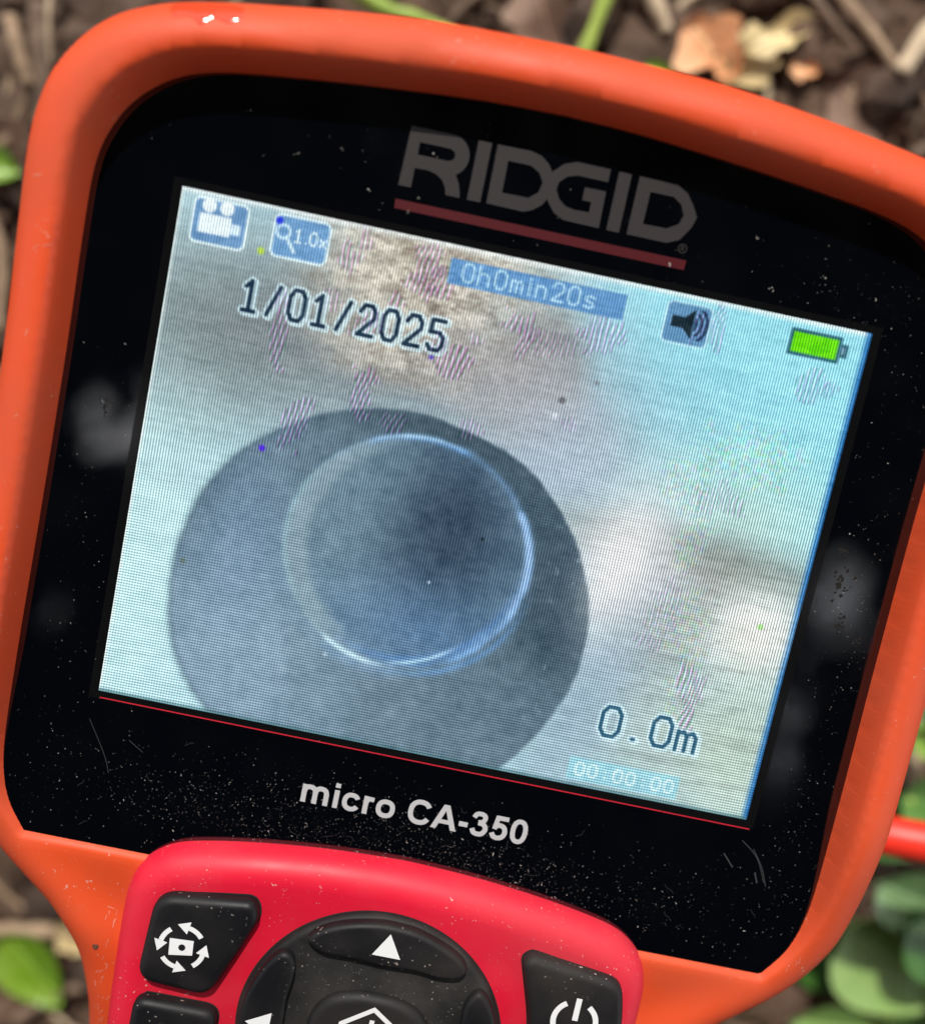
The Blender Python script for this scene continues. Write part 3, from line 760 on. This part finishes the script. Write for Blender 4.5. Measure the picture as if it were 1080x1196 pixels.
clus(1350, -12, -36, 14, 3.2); clus(800, 14, -38, 12, 3); clus(200, 40.5, -10, 1.5, 14); clus(110, 41, -30, 2, 8); clus(500, -4, -37.2, 16, 1.3, .02, .06); clus(120, 34, 29, 6, 3)
clus(120, -39, -10, 2.2, 12); clus(90, -38, -32, 4, 6); clus(110, 0, 33, 26, 4, .03, .07); clus(60, 36, -36, 4, 4); clus(60, 39.5, 18, 2, 8)
xy = np.array([g[:2] for g in gr]); ok = inside(xy, inner) & (dist(xy, inner) > .2) & ~inside(xy, bz)
link("dust", mesh("dust", *join([grain(*g) for g, o in zip(gr, ok) if o])), M_dust, panel, kind="stuff")
big = []
for x, y, r in [(-24.6, 31.6, .14), (-17.1, 29.6, .16), (-20.4, 33, .12), (-11.3, 34.2, .13), (-12.9, 28.4, .14), (-30, 34.6, .12), (-12, 29.9, .12), (13.6, 28.7, .17), (38.3, 6, .12), (36.8, 14, .1), (-39.4, 3.8, .1), (21.5, 33, .13), (29, 30.5, .14), (24, 28.4, .2), (34.5, 29.6, .14), (16.9, -39.1, .17), (15.2, -37.9, .12)]:
    for _ in range(3): big.append(grain(x + rnd.gauss(0, .14), y + rnd.gauss(0, .1), .02, r * rnd.uniform(.4, .8), rnd.uniform(1, 1.8)))
link("grit", mesh("grit", *join(big)), M_dust, panel, kind="stuff")
# wipe marks
sc_ = [ribbon(catmull(P, 5), w_, .006 + .002 * i) for i, (P, w_) in enumerate([([(35.2, -28.6), (37.2, -30.2), (38.6, -32.8)], .07), ([(36.6, -29.3), (38.0, -31.2), (38.9, -33.2)], .07), ([(37.4, -31.9), (37.9, -33.0)], .14), ([(33.6, -30.4), (34.9, -31.8)], .12), ([(-35.5, -29.5), (-33.4, -33), (-32.6, -35)], .05), ([(-31, -31), (-29.4, -32)], .05)])]
for _ in range(26):
    x, y = rnd.gauss(0, 24), rnd.gauss(-37, 3.5)
    if not inside([(x, y)], inset(inner, 1.2))[0] or inside([(x, y)], bz)[0]: continue
    a = rnd.random() * 6.28; P = [(x, y)]
    for _k in range(4): a += rnd.gauss(0, .5); P.append((P[-1][0] + .28 * math.cos(a), P[-1][1] + .28 * math.sin(a)))
    sc_.append(ribbon(catmull(P, 4), .028, .03))
link("wipe_mark", mesh("wipe_mark", *join(sc_)), mat("wipe_mark", (.035, .035, .038), .55), panel, kind="stuff")
# grit on keypad and boot
kg = []
Z = lambda x, y: 3.14 + slope(x, y)
for _ in range(420):
    x, y = rnd.uniform(-26, 26), rnd.uniform(-66, -41)
    kg.append((x, y))
kg = np.array(kg); kk = inside(kg, inset(bz, 4.6)) & ~inside(kg, inset(circ, -.3)) & ~inside(kg, inset(rot, -.3)) & ~inside(kg, inset(pw, -.3)) & ~inside(kg, inset(low, -.3))
link("keypad_grit", mesh("keypad_grit", *join([grain(x, y, Z(x, y), .03 + .05 * rnd.random() ** 3) for x, y in kg[kk]])), M_dust, dev, OFF, kind="stuff")
cg = [(pc_[0] + rnd.gauss(0, 6.5), pc_[1] + rnd.gauss(3, 5)) for _ in range(500)]
cg = np.array(cg); kk = inside(cg, inset(circ, 1.2))
for k in ("a",):
    for a in (0, 90, 180, 270): kk &= ~inside(cg, inset(ccw(rotp(cres, a)), -.1))
kk &= ~inside(cg, inset(cen_, -.1))
link("pad_grit", mesh("pad_grit", *join([grain(x, y, 3.97 + slope(x, y), .03 + .05 * rnd.random() ** 3) for x, y in cg[kk]])), M_dust, dev, OFF, kind="stuff")

# ------------------------------------------------------------------ red cable coming off the back of the head
cp = catmull([(20, -34, -27), (35, -34.5, -31), (50, -36.5, -34), (64, -37, -33), (80, -35.5, -31), (110, -33, -36), (160, -40, -60), (230, -60, -72), (330, -50, -72)], 8)
co_ = link("red_cable", mesh("red_cable", *tube(cp, 2.75, 20)), M_cable, None, smooth=True)
tag(co_, "bright red round cable running out from behind the orange casing above the green leaves", "cable")
_n = noise_node(M_cable, 400, 3); bump(M_cable, _n, .3, .00002)

# ------------------------------------------------------------------ ground
GZ = -72.0
def gh(x, y):
    v = Vector((x * .03, y * .03, 3.7)); h = noise.fractal(v, 1., 2., 5) * 3.2
    return GZ - 1.5 + h + .9 * noise.noise(Vector((x * .35, y * .35, 9)))
def axis():
    a = list(np.arange(-150, 150.1, 1.6)); o = [170, 200, 250, 330, 450, 650, 1000, 1600, 2600]
    return np.array([-v for v in o[::-1]] + a + o)
ax = axis(); n = len(ax)
V = [(x, y, gh(x, y) if max(abs(x), abs(y)) < 400 else GZ - 3) for y in ax for x in ax]
F = [(j * n + i, j * n + i + 1, (j + 1) * n + i + 1, (j + 1) * n + i) for j in range(n - 1) for i in range(n - 1)]
M_soil = mat("soil", (.08, .055, .04), .9)
_c = ramp(M_soil, noise_node(M_soil, 28, 6, .6), [(.3, (.020, .012, .008)), (.48, (.080, .046, .028)), (.62, (.105, .058, .034)), (.78, (.050, .038, .032))])
_c = mixc(M_soil, ramp(M_soil, noise_node(M_soil, 420, 4), [(.4, G(0)), (.75, G(.7))]), _c, (.125, .075, .046))
LK(M_soil, _c, PB(M_soil).inputs["Base Color"])
bump(M_soil, noise_node(M_soil, 600, 5), 1., .0012)
soil = link("soil", mesh("soil", V, F), M_soil, None, kind="structure", smooth=True)

def ring_pts():
    """a random spot in the part of the ground the picture can see (with a margin)"""
    while True:
        x, y = rnd.uniform(-120, 130), rnd.uniform(-135, 105)
        if x < -45 or y > 45 or (x > 55) or y < -85: return x, y
def lumps(nm, m, cnt, r0, r1, flat=.7, el=1.5):
    lst = []
    for _ in range(cnt):
        x, y = ring_pts(); r = r0 + (r1 - r0) * rnd.random() ** 2.5; rt = Matrix.Rotation(rnd.random() * 6.28, 3, 'Z') @ Matrix.Rotation(rnd.gauss(0, .4), 3, 'X')
        s = rnd.random() * 50; zz = gh(x, y); e = rnd.uniform(1, el)
        V = []
        for v in IV:
            k = 1 + .35 * noise.noise(Vector(v) * 1.3 + Vector((s, s, s)))
            q = rt @ Vector((v[0] * r * e * k, v[1] * r * k, v[2] * r * flat * k)); V.append((x + q.x, y + q.y, zz + q.z + r * .2))
        lst.append((V, IF))
    return link(nm, mesh(nm, *join(lst)), m, None, kind="stuff")
def vmat(name, stops, sc_=90, rough=.85, fine=True):
    m = mat(name, stops[0][1], rough)
    LK(m, ramp(m, noise_node(m, sc_, 4), stops), PB(m).inputs["Base Color"])
    if fine: bump(m, noise_node(m, 900, 4), .7, .0004)
    return m
M_clod = vmat("clod", [(.3, (.016, .009, .006)), (.5, (.070, .040, .025)), (.68, (.115, .066, .040))], 40)
M_stone = vmat("stone_chip", [(.35, (.05, .045, .045)), (.5, (.12, .11, .105)), (.7, (.22, .20, .19))], 60)
lumps("soil_crumbs", M_clod, 2600, .7, 5.5)
lumps("stone_chips", M_stone, 60, 1.0, 3.4, .6)
lumps("clods", M_clod, 90, 4.5, 9, .35)
# bits of bark and straw that nobody could count
M_bark = vmat("litter", [(.35, (.05, .03, .02)), (.5, (.11, .07, .043)), (.68, (.25, .17, .105))], 30)
lst = []
for _ in range(650):
    x, y = ring_pts(); L = 2 + 9 * rnd.random() ** 2; wd = rnd.uniform(.3, 1.6); a = rnd.random() * 6.28; zz = gh(x, y) + rnd.uniform(.3, 3.0); t = rnd.gauss(0, .2)
    c, s = math.cos(a), math.sin(a); b_ = rnd.gauss(0, .8)
    P = [(-L / 2, -wd / 2), (L / 2, -wd * .3), (L / 2, wd * .3), (-L / 2, wd / 2)]
    V = [(x + u * c - v * s, y + u * s + v * c, zz + u * t + b_ * (abs(u) < 1) + h_) for h_ in (0, .25) for u, v in P]
    lst.append((V, [(3, 2, 1, 0), (4, 5, 6, 7), (0, 1, 5, 4), (1, 2, 6, 5), (2, 3, 7, 6), (3, 0, 4, 7)]))
link("leaf_litter", mesh("leaf_litter", *join(lst)), M_bark, None, kind="stuff")

# twigs and straws, each its own thing
M_twig = vmat("dry_twig", [(.3, (.15, .095, .055)), (.5, (.28, .19, .12)), (.7, (.38, .27, .17))], 60)
M_pale = vmat("pale_straw", [(.3, (.36, .26, .16)), (.6, (.56, .44, .30))], 60)
M_brn = vmat("brown_twig", [(.3, (.09, .06, .04)), (.6, (.19, .125, .085))], 60)
M_green = vmat("green_stem", [(.3, (.20, .30, .035)), (.6, (.32, .42, .07))], 60, .5, False)
def twig(name, P, r0, r1, m, label, cat="twig", group=None):
    Q = []
    for i, p in enumerate(P):
        x, y = p[0], p[1]; h = p[2] if len(p) > 2 else r0
        Q.append((x, y, gh(x, y) + h))
    Q = catmull(Q, 6); n = len(Q); rr = [(r0 + (r1 - r0) * k / (n - 1)) * (1 + .12 * math.sin(k * 1.7)) for k in range(n)]
    o = link(name, mesh(name, *tube(Q, rr, 9)), m, None, smooth=True); return tag(o, label, cat, group)
twig("dry_twig", [(-85.5, 53, 4), (-83, 48.5, 5), (-80.8, 43.5, 5)], 1.3, 1.1, M_twig, "short knobbly tan twig in the dark corner left of the casing's top")
twig("dry_twig", [(-80.8, 44, 4.5), (-82.5, 37, 4), (-86.5, 30, 3.5)], .9, .7, M_twig, "thin tan twig bending down from the knobbly twig at upper left")
twig("dry_twig", [(-80.5, 56, 3), (-79.8, 48, 3.4), (-78.8, 38, 3)], 2.2, 1.9, M_brn, "broad soft brown stick next to the rounded corner of the casing")
twig("pale_stalk", [(-78.6, 62, 7), (-77.8, 54, 8), (-77.3, 47, 6)], .35, .3, M_pale, "hair-thin pale stem above the casing's rounded corner", "stem")
twig("green_stalk", [(8.5, 84, 8), (6.3, 77, 9), (4.3, 66, 8), (2.0, 54, 5)], 1.15, 1.05, M_green, "straight bright green stem sticking up from behind the top rim", "stem")
twig("grass_blade", [(-42, 75, 8), (-35, 68.5, 8.5), (-28, 65.8, 8), (-20, 65.0, 7), (-8, 62, 4)], 1.5, .9, M_green, "curved yellow-green blade lying along the top rim near the logo", "stem")
twig("pale_straw", [(9, 83, 4), (12.5, 77.5, 5), (16.6, 72.6, 4)], 1.7, 1.2, M_pale, "cream coloured straw just right of the green stem", "straw")
twig("dry_straw", [(36, 88, 4), (42, 82.6, 5), (48, 78, 5), (53.8, 73.4, 4)], 1.1, .9, M_twig, "long slanting tan straw in the upper right soil", "straw")
twig("dry_straw", [(34, 86.5, 3), (38.8, 81, 4), (44.5, 77.2, 4), (49, 76, 3)], .9, .6, M_brn, "thin brown straw curving below the long slanting one", "straw")
twig("pale_straw", [(64, 90, 5), (58, 83, 6), (53.6, 73.2, 5)], 2.0, 1.5, M_pale, "thick pale straw crossing the picture's upper right corner", "straw")
twig("bark_stick", [(-74, -102.6, 3), (-66, -101, 3.5), (-58, -99.8, 3), (-50, -98.3, 3)], 1.5, 1.2, M_twig, "level tan stick left of the casing's lower neck", "stick")
twig("dry_twig", [(80.5, -25, 9), (84, -33, 8), (86.5, -42, 7)], 1.4, 1.0, M_pale, "pinkish tan twig among the leaves above the red cable")
twig("dry_twig", [(-86, 24, 3), (-82, 16, 4), (-81, 4, 3)], 1.1, .9, M_twig, "upright tan twig close to the casing's left side")
twig("dry_twig", [(60, 62, 2), (68, 69, 3), (80, 72, 2)], 1.0, .7, M_brn, "brown twig under the casing's far right top corner")
twig("dry_twig", [(-60, -118, 3), (-52, -110, 4), (-46, -108, 3)], 1.2, .8, M_brn, "dark brown twig below the green leaf at lower left")
for k in range(26):
    x, y = [(-84, -2), (-86, 34), (-79, 60), (-70, 66), (-5, 72), (22, 80), (30, 84), (50, 80), (58, 76), (48, 68), (40, 76), (70, 60), (-66, -94), (-60, -106), (-50, -118), (-72, -112), (-47, -102), (-84, 45), (-50, 68), (-14, 70),
            (84, -88), (92, -55), (76, -92), (34, 66), (62, 70), (0, 80)][k]
    a = rnd.uniform(0, 3.14); L = rnd.uniform(5, 12); dx, dy = math.cos(a) * L, math.sin(a) * L
    lab = ["pale", "brown", "buff"][(k + 1) % 3] + " loose plant stalk on the soil, " + ["at the picture's left edge by the casing", "above the grey stones at the left edge", "top left corner, left of the thin stem", "top left corner, right of the thin stem",
        "left of the straight green stalk", "between the green stalk and the orange leaf", "above the orange and yellow leaves", "under the long slanting straw", "beside the thick pale straw", "touching the top rim below the slanting straw",
        "right of the yellow leaf", "at the picture's right edge over the top rim", "above the level stick at lower left", "just under the level stick", "at the bottom edge left of the casing's neck", "left of the olive green leaf", "against the casing's neck at lower left",
        "beside the knobbly twig", "behind the casing's rounded top left corner", "left of the brown leaf behind the top rim", "at the bottom right under the plant", "among the plant's dark leaves", "below the casing's lower right corner",
        "hugging the top rim right of the tan leaves", "between the top rim and the pale corner straw", "at the top edge beside the green stalk"][k]
    twig("dry_stalk", [(x - dx, y - dy, 1.2), (x + rnd.gauss(0, 1), y + rnd.gauss(0, 1), 2.4), (x + dx, y + dy, 1.2)], rnd.uniform(.35, .9), .3, [M_twig, M_brn, M_pale][k % 3], lab, "stalk", "loose dry stalks scattered on the soil")

# leaves
def leaf_mesh(L, Wd, cup=.15, bend=.2, ns=12, tip=.7, curl=0., rag=0.):
    V, F = [], []
    for i in range(ns + 1):
        t = i / ns; wv = math.sin(math.pi * t ** tip) ** .75 * Wd / 2 if 0 < t < 1 else .02 * Wd
        for j in range(-3, 4):
            s = j / 3; x = t * L; y = s * wv * (1 + rag * noise.noise(Vector((t * 5 + L, s * 1.5 + Wd, 2.2))) * 2)
            zc = cup * Wd * s * s - bend * L * (t - .3) ** 2 + curl * Wd * math.sin(t * 7 + s * 2) - .03 * Wd * (1 - abs(s)) ** 4
            V.append((x, y, zc))
    for i in range(ns):
        for j in range(6):
            a = i * 7 + j; F.append((a, a + 7, a + 8, a + 1))
    nV = len(V); V += [(x, y, z_ - .18) for x, y, z_ in V]; F += [tuple(nV + q for q in f[::-1]) for f in F]
    return V, F
def leaf_mat(name, c0, c1, c2, rough=.38):
    m = mat(name, c1, rough)
    col = ramp(m, noise_node(m, 55, 4), [(.3, c0), (.5, c1), (.72, c2)])
    s = N(m, "ShaderNodeSeparateXYZ"); LK(m, ocoord(m), s.inputs[0])
    ay = math_(m, 'ABSOLUTE', s.outputs[1])
    vein = math_(m, 'LESS_THAN', ay, .00022)
    side = math_(m, 'SINE', math_(m, 'MULTIPLY', math_(m, 'SUBTRACT', s.outputs[0], ay), 2600.))
    col = mixc(m, math_(m, 'MULTIPLY', math_(m, 'GREATER_THAN', side, .93), .25), col, c2)
    col = mixc(m, math_(m, 'MULTIPLY', vein, .6), col, tuple(min(1, v * 1.6) for v in c2))
    LK(m, col, PB(m).inputs["Base Color"]); bump(m, side, .25, .0002)
    PB(m).inputs["Subsurface Weight"].default_value = 0
    return m
ML_mid = leaf_mat("leaf_mid_green", (.05, .12, .015), (.08, .19, .03), (.13, .26, .06))
ML_dark = leaf_mat("leaf_dark_green", (.018, .065, .008), (.03, .10, .012), (.05, .14, .022))
ML_pale = leaf_mat("leaf_pale_green", (.12, .24, .05), (.21, .35, .09), (.30, .44, .15), .5)
ML_grey = leaf_mat("leaf_grey_green", (.11, .21, .08), (.17, .30, .12), (.28, .40, .22), .25)
ML_bright = leaf_mat("leaf_bright_green", (.11, .24, .02), (.2, .38, .035), (.34, .5, .08), .4)
ML_olive = leaf_mat("leaf_olive_green", (.08, .17, .008), (.14, .26, .015), (.24, .36, .07), .35)
ML_dry = leaf_mat("leaf_dry_orange", (.5, .20, .08), (.68, .31, .14), (.75, .45, .24), .6)
ML_tan = leaf_mat("leaf_dry_tan", (.38, .27, .12), (.55, .42, .2), (.68, .55, .32), .6)
ML_brown = leaf_mat("leaf_dry_brown", (.085, .045, .03), (.16, .09, .06), (.24, .15, .10), .7)
def place(o, x, y, h, az, tiltx=0., tilty=0.):
    o.location = Vector((x, y, gh(x, y) + h)) * MM
    o.rotation_euler = (math.radians(tiltx), math.radians(tilty), math.radians(az)); return o
def lone(name, L, Wd, m, x, y, h, az, tx, ty, label, cat="leaf", group=None, **kw):
    if name == "fallen_leaf": kw["rag"] = .45
    o = link(name, mesh(name, *leaf_mesh(L, Wd, ns=16, **kw)), m, None, smooth=True); place(o, x, y, h, az, tx, ty); return tag(o, label, cat, group)
lone("fallen_leaf", 12, 9.5, ML_dry, 19, 74.5, 4.5, -32, 4, 4, "crumpled orange dry leaf in the upper right behind the top rim", curl=.05, cup=.12)
lone("fallen_leaf", 13, 6, ML_tan, 29, 71.5, 5, 38, -12, 4, "yellow-tan curled dry leaf right of the orange one", curl=.12)
lone("fallen_leaf", 11, 6.5, ML_tan, 33.5, 74.5, 4, -125, 10, 4, "small tan dry leaf pointing down to the rim from the yellow one", curl=.1)
lone("fallen_leaf", 5, 3.2, ML_dry, 37, 71, 3.5, 10, -12, 4, "tiny rust red leaf scrap right of the tan leaves", curl=.1)
lone("fallen_leaf", 16, 10, ML_brown, -6, 76, 2.5, -60, 4, 4, "dull brown dead leaf behind the top rim, left of the green stem", curl=.1)
lone("fallen_leaf", 17, 11, ML_brown, 44, 71, 3, -25, 4, 4, "wide purple-brown dead leaf in the soil near the rim's right end", curl=.09)
lone("fallen_leaf", 15, 10, ML_brown, -88, 36, 2.5, -50, 4, 4, "brown dead leaf against the casing's upper left side", curl=.1)
lone("fallen_leaf", 14, 8, ML_brown, -58, -104, 1.5, -40, 4, 4, "brown dead leaf under the green leaf at lower left", curl=.1)
lone("fallen_leaf", 9, 5, ML_tan, -56, -98, 4.0, -25, 8, 0, "small buff leaf scrap at the end of the level stick", curl=.1)
lone("green_leaf", 17, 12, ML_olive, -63.5, -99.5, 6, -46, 4, 2, "single olive green oval leaf below the level stick at lower left", cup=.12, bend=.1)
lone("moss_leaf", 7, 6, ML_olive, -87, 31, 4.5, -10, 0, 0, "small yellow-green leaf at the picture's left edge", cup=.2)
lone("green_leaf", 6, 3, ML_olive, 14, 66.5, 4.5, -10, 0, 0, "tiny olive leaf just showing over the top rim, under the orange leaf", cup=.2)

pl = empty("ground_cover_plant", "low green plant with rounded leaves at the lower right, beside the red cable", "plant", (100, -85, GZ))
def pleaf(L, Wd, m, x, y, z_, az, tx=0, ty=0, lab=None, **kw):
    o = link("leaf", mesh("leaf", *leaf_mesh(L, Wd, **kw)), m, pl, smooth=True)
    o.location = Vector((x - 100, y + 85, z_ - GZ)) * MM; o.rotation_euler = (math.radians(tx), math.radians(ty), math.radians(az))
    if lab: o["label"] = lab
    return o
Zl = GZ
pleaf(25, 20, ML_pale, 78, -64, Zl + 11, -30, 4, 4, "broad pale green leaf", cup=.12)
pleaf(18, 13, ML_dark, 84, -59, Zl + 17, -22, -6, 8, "dark glossy leaf", cup=.2)
pleaf(18, 12, ML_grey, 78, -53, Zl + 18, -14, 12, 2, "grey-green leaf with a pale sheen", cup=.1)
pleaf(15, 9, ML_bright, 101, -64, Zl + 16, -105, 10, 10, "bright yellow-green leaf", cup=.3)
pleaf(18, 12, ML_pale, 74, -84, Zl + 10, 0, 8, 2, "pale leaf at the bottom edge", cup=.15)
pleaf(15, 11, ML_mid, 80, -40, Zl + 13, 0, 0, 6)
pleaf(16, 11, ML_mid, 94, -32, Zl + 11, -80, 10, 6)
pleaf(11, 5.5, ML_bright, 79, -27, Zl + 14, -30, 20, 10, "bright yellow-green leaf", cup=.3)
pleaf(16, 11, ML_dark, 76, -46, Zl + 8, -8, 0, 0)
pleaf(16, 12, ML_dark, 92, -48, Zl + 10, 12, 0, 0)
pleaf(14, 11, ML_mid, 92, -84, Zl + 6, -15, 0, 10)
pleaf(16, 12, ML_dark, 74, -72, Zl + 4, -20, 0, 0)
pleaf(16, 12, ML_mid, 104, -50, Zl + 12, -10, 0, 0)
pleaf(15, 11, ML_mid, 106, -80, Zl + 12, 10, 0, 0)
pleaf(14, 10, ML_dark, 84, -96, Zl + 4, 10, 0, 0)
pleaf(14, 10, ML_dark, 78, -33, Zl + 5, 40, 0, 0)
def pst(P):
    o = link("stem", mesh("stem", *tube(catmull([(x - 100, y + 85, z_ - GZ) for x, y, z_ in P], 6), .7, 8)), M_green, pl, smooth=True)
for P in ([(100, -85, GZ - 2), (92, -76, GZ + 5), (82, -68.5, GZ + 10)], [(100, -85, GZ - 2), (94, -66, GZ + 8), (84, -55, GZ + 13)], [(100, -85, GZ - 2), (104, -72, GZ + 9), (101, -64, GZ + 15)],
          [(100, -85, GZ - 2), (88, -86, GZ + 5), (77, -86, GZ + 8)], [(100, -85, GZ - 2), (98, -60, GZ + 6), (92, -46, GZ + 10), (82, -40, GZ + 12)]): pst(P)

# ------------------------------------------------------------------ unseen foliage added overhead to shape what the black glass mirrors
C0 = Vector((-4.693, 15.248, -108.869))
def mir(x, y, Zc):
    k = (Zc - C0.z) / (0 - C0.z); return C0.x + (x - C0.x) * k, C0.y + (y - C0.y) * k
GAPS = [(-37.4, 3.0, 4.6, 6.2), (-41.0, -18.5, 2.0, 4.0), (-38.8, -30.2, 1.6, 2.4), (38.0, -1.2, 4.8, 8.2), (36.4, -15, 2.6, 6.0), (-26, 34.6, 9, .5)]  # openings shaped to mirror bright sky patches beside the screen
unseen_tree = empty("unseen_canopy", "unseen dark foliage added overhead, gaps shaped for the reflections in the black display glass", "unseen_tree", (0, -500, GZ))
rs2 = np.random.RandomState(3)
nl = 26000; cx = rs2.uniform(-900, 950, nl); cy = rs2.uniform(-1250, 430, nl); cz = rs2.uniform(980, 1300, nl)
gap = np.zeros(nl, bool)
kx = C0.x + (cx - C0.x) * (-C0.z) / (cz - C0.z); ky = C0.y + (cy - C0.y) * (-C0.z) / (cz - C0.z)
wv = np.array([noise.fractal(Vector((x * .28, y * .28, 2.)), 1., 2., 3) for x, y in zip(kx, ky)])
for (x, y, rx, ry) in GAPS: gap |= ((kx - x) / rx) ** 2 + ((ky - y) / ry) ** 2 < 1 + 1.5 * wv
gap &= rs2.rand(nl) > .03
cx, cy, cz = cx[~gap], cy[~gap], cz[~gap]; nl = len(cx)
nh = 9000; hx = rs2.uniform(-1500, 1500, nh); ht = rs2.rand(nh); hy = -1250 - 250 * ht + rs2.uniform(-120, 120, nh); hz = 1250 * (1 - ht) + GZ * ht + rs2.uniform(0, 150, nh)  # added unseen leaf curtain at the rear, darkens the inner rim wall
cx, cy, cz = np.concatenate([cx, hx]), np.concatenate([cy, hy]), np.concatenate([cz, hz]); nl = len(cx)
q = np.array([(-1, 0), (-.3, -.45), (.5, -.38), (1, 0), (.5, .38), (-.3, .45)])
th = rs2.uniform(0, 6.283, nl); L = rs2.uniform(22, 40, nl); L[-nh:] *= 1.7; ti = rs2.normal(0, .35, (nl, 2)); ti[-nh:] *= 4
px = q[None, :, 0] * L[:, None]; py = q[None, :, 1] * L[:, None]
VX = cx[:, None] + px * np.cos(th)[:, None] - py * np.sin(th)[:, None]; VY = cy[:, None] + px * np.sin(th)[:, None] + py * np.cos(th)[:, None]
VZ = cz[:, None] + px * ti[:, :1] + py * ti[:, 1:] + 500 * 0
V = np.stack([VX, VY + 500, VZ - GZ], 2).reshape(-1, 3)
me = bpy.data.meshes.new("leaf_screen"); me.from_pydata((V * MM).tolist(), [], [tuple(range(i * 6, i * 6 + 6)) for i in range(nl)])
leaf_screen = link("leaf_screen", me, vmat("canopy_leaf", [(.3, (.004, .010, .003)), (.7, (.010, .022, .006))], 8, .6, False), unseen_tree, kind="stuff")
M_trunk = vmat("trunk_bark", [(.3, (.06, .045, .035)), (.7, (.16, .12, .09))], 12)
link("trunk", mesh("trunk", *tube([(0, -900, -40), (10, -880, 500), (0, -760, 900), (-20, -500, 1250), (0, -100, 1330), (20, 300, 1360), (30, 700, 1380)], [110, 85, 70, 52, 40, 26, 10], 14)), M_trunk, unseen_tree, smooth=True)
for P in ([(0, -780, 870), (-250, -500, 1150), (-520, -150, 1300), (-700, 300, 1370)], [(0, -700, 950), (260, -400, 1200), (520, 0, 1320), (760, 350, 1380)]):
    link("branch", mesh("branch", *tube(catmull(P, 4), [34 - 24 * k / 12 for k in range(13)], 10)), M_trunk, unseen_tree, smooth=True)
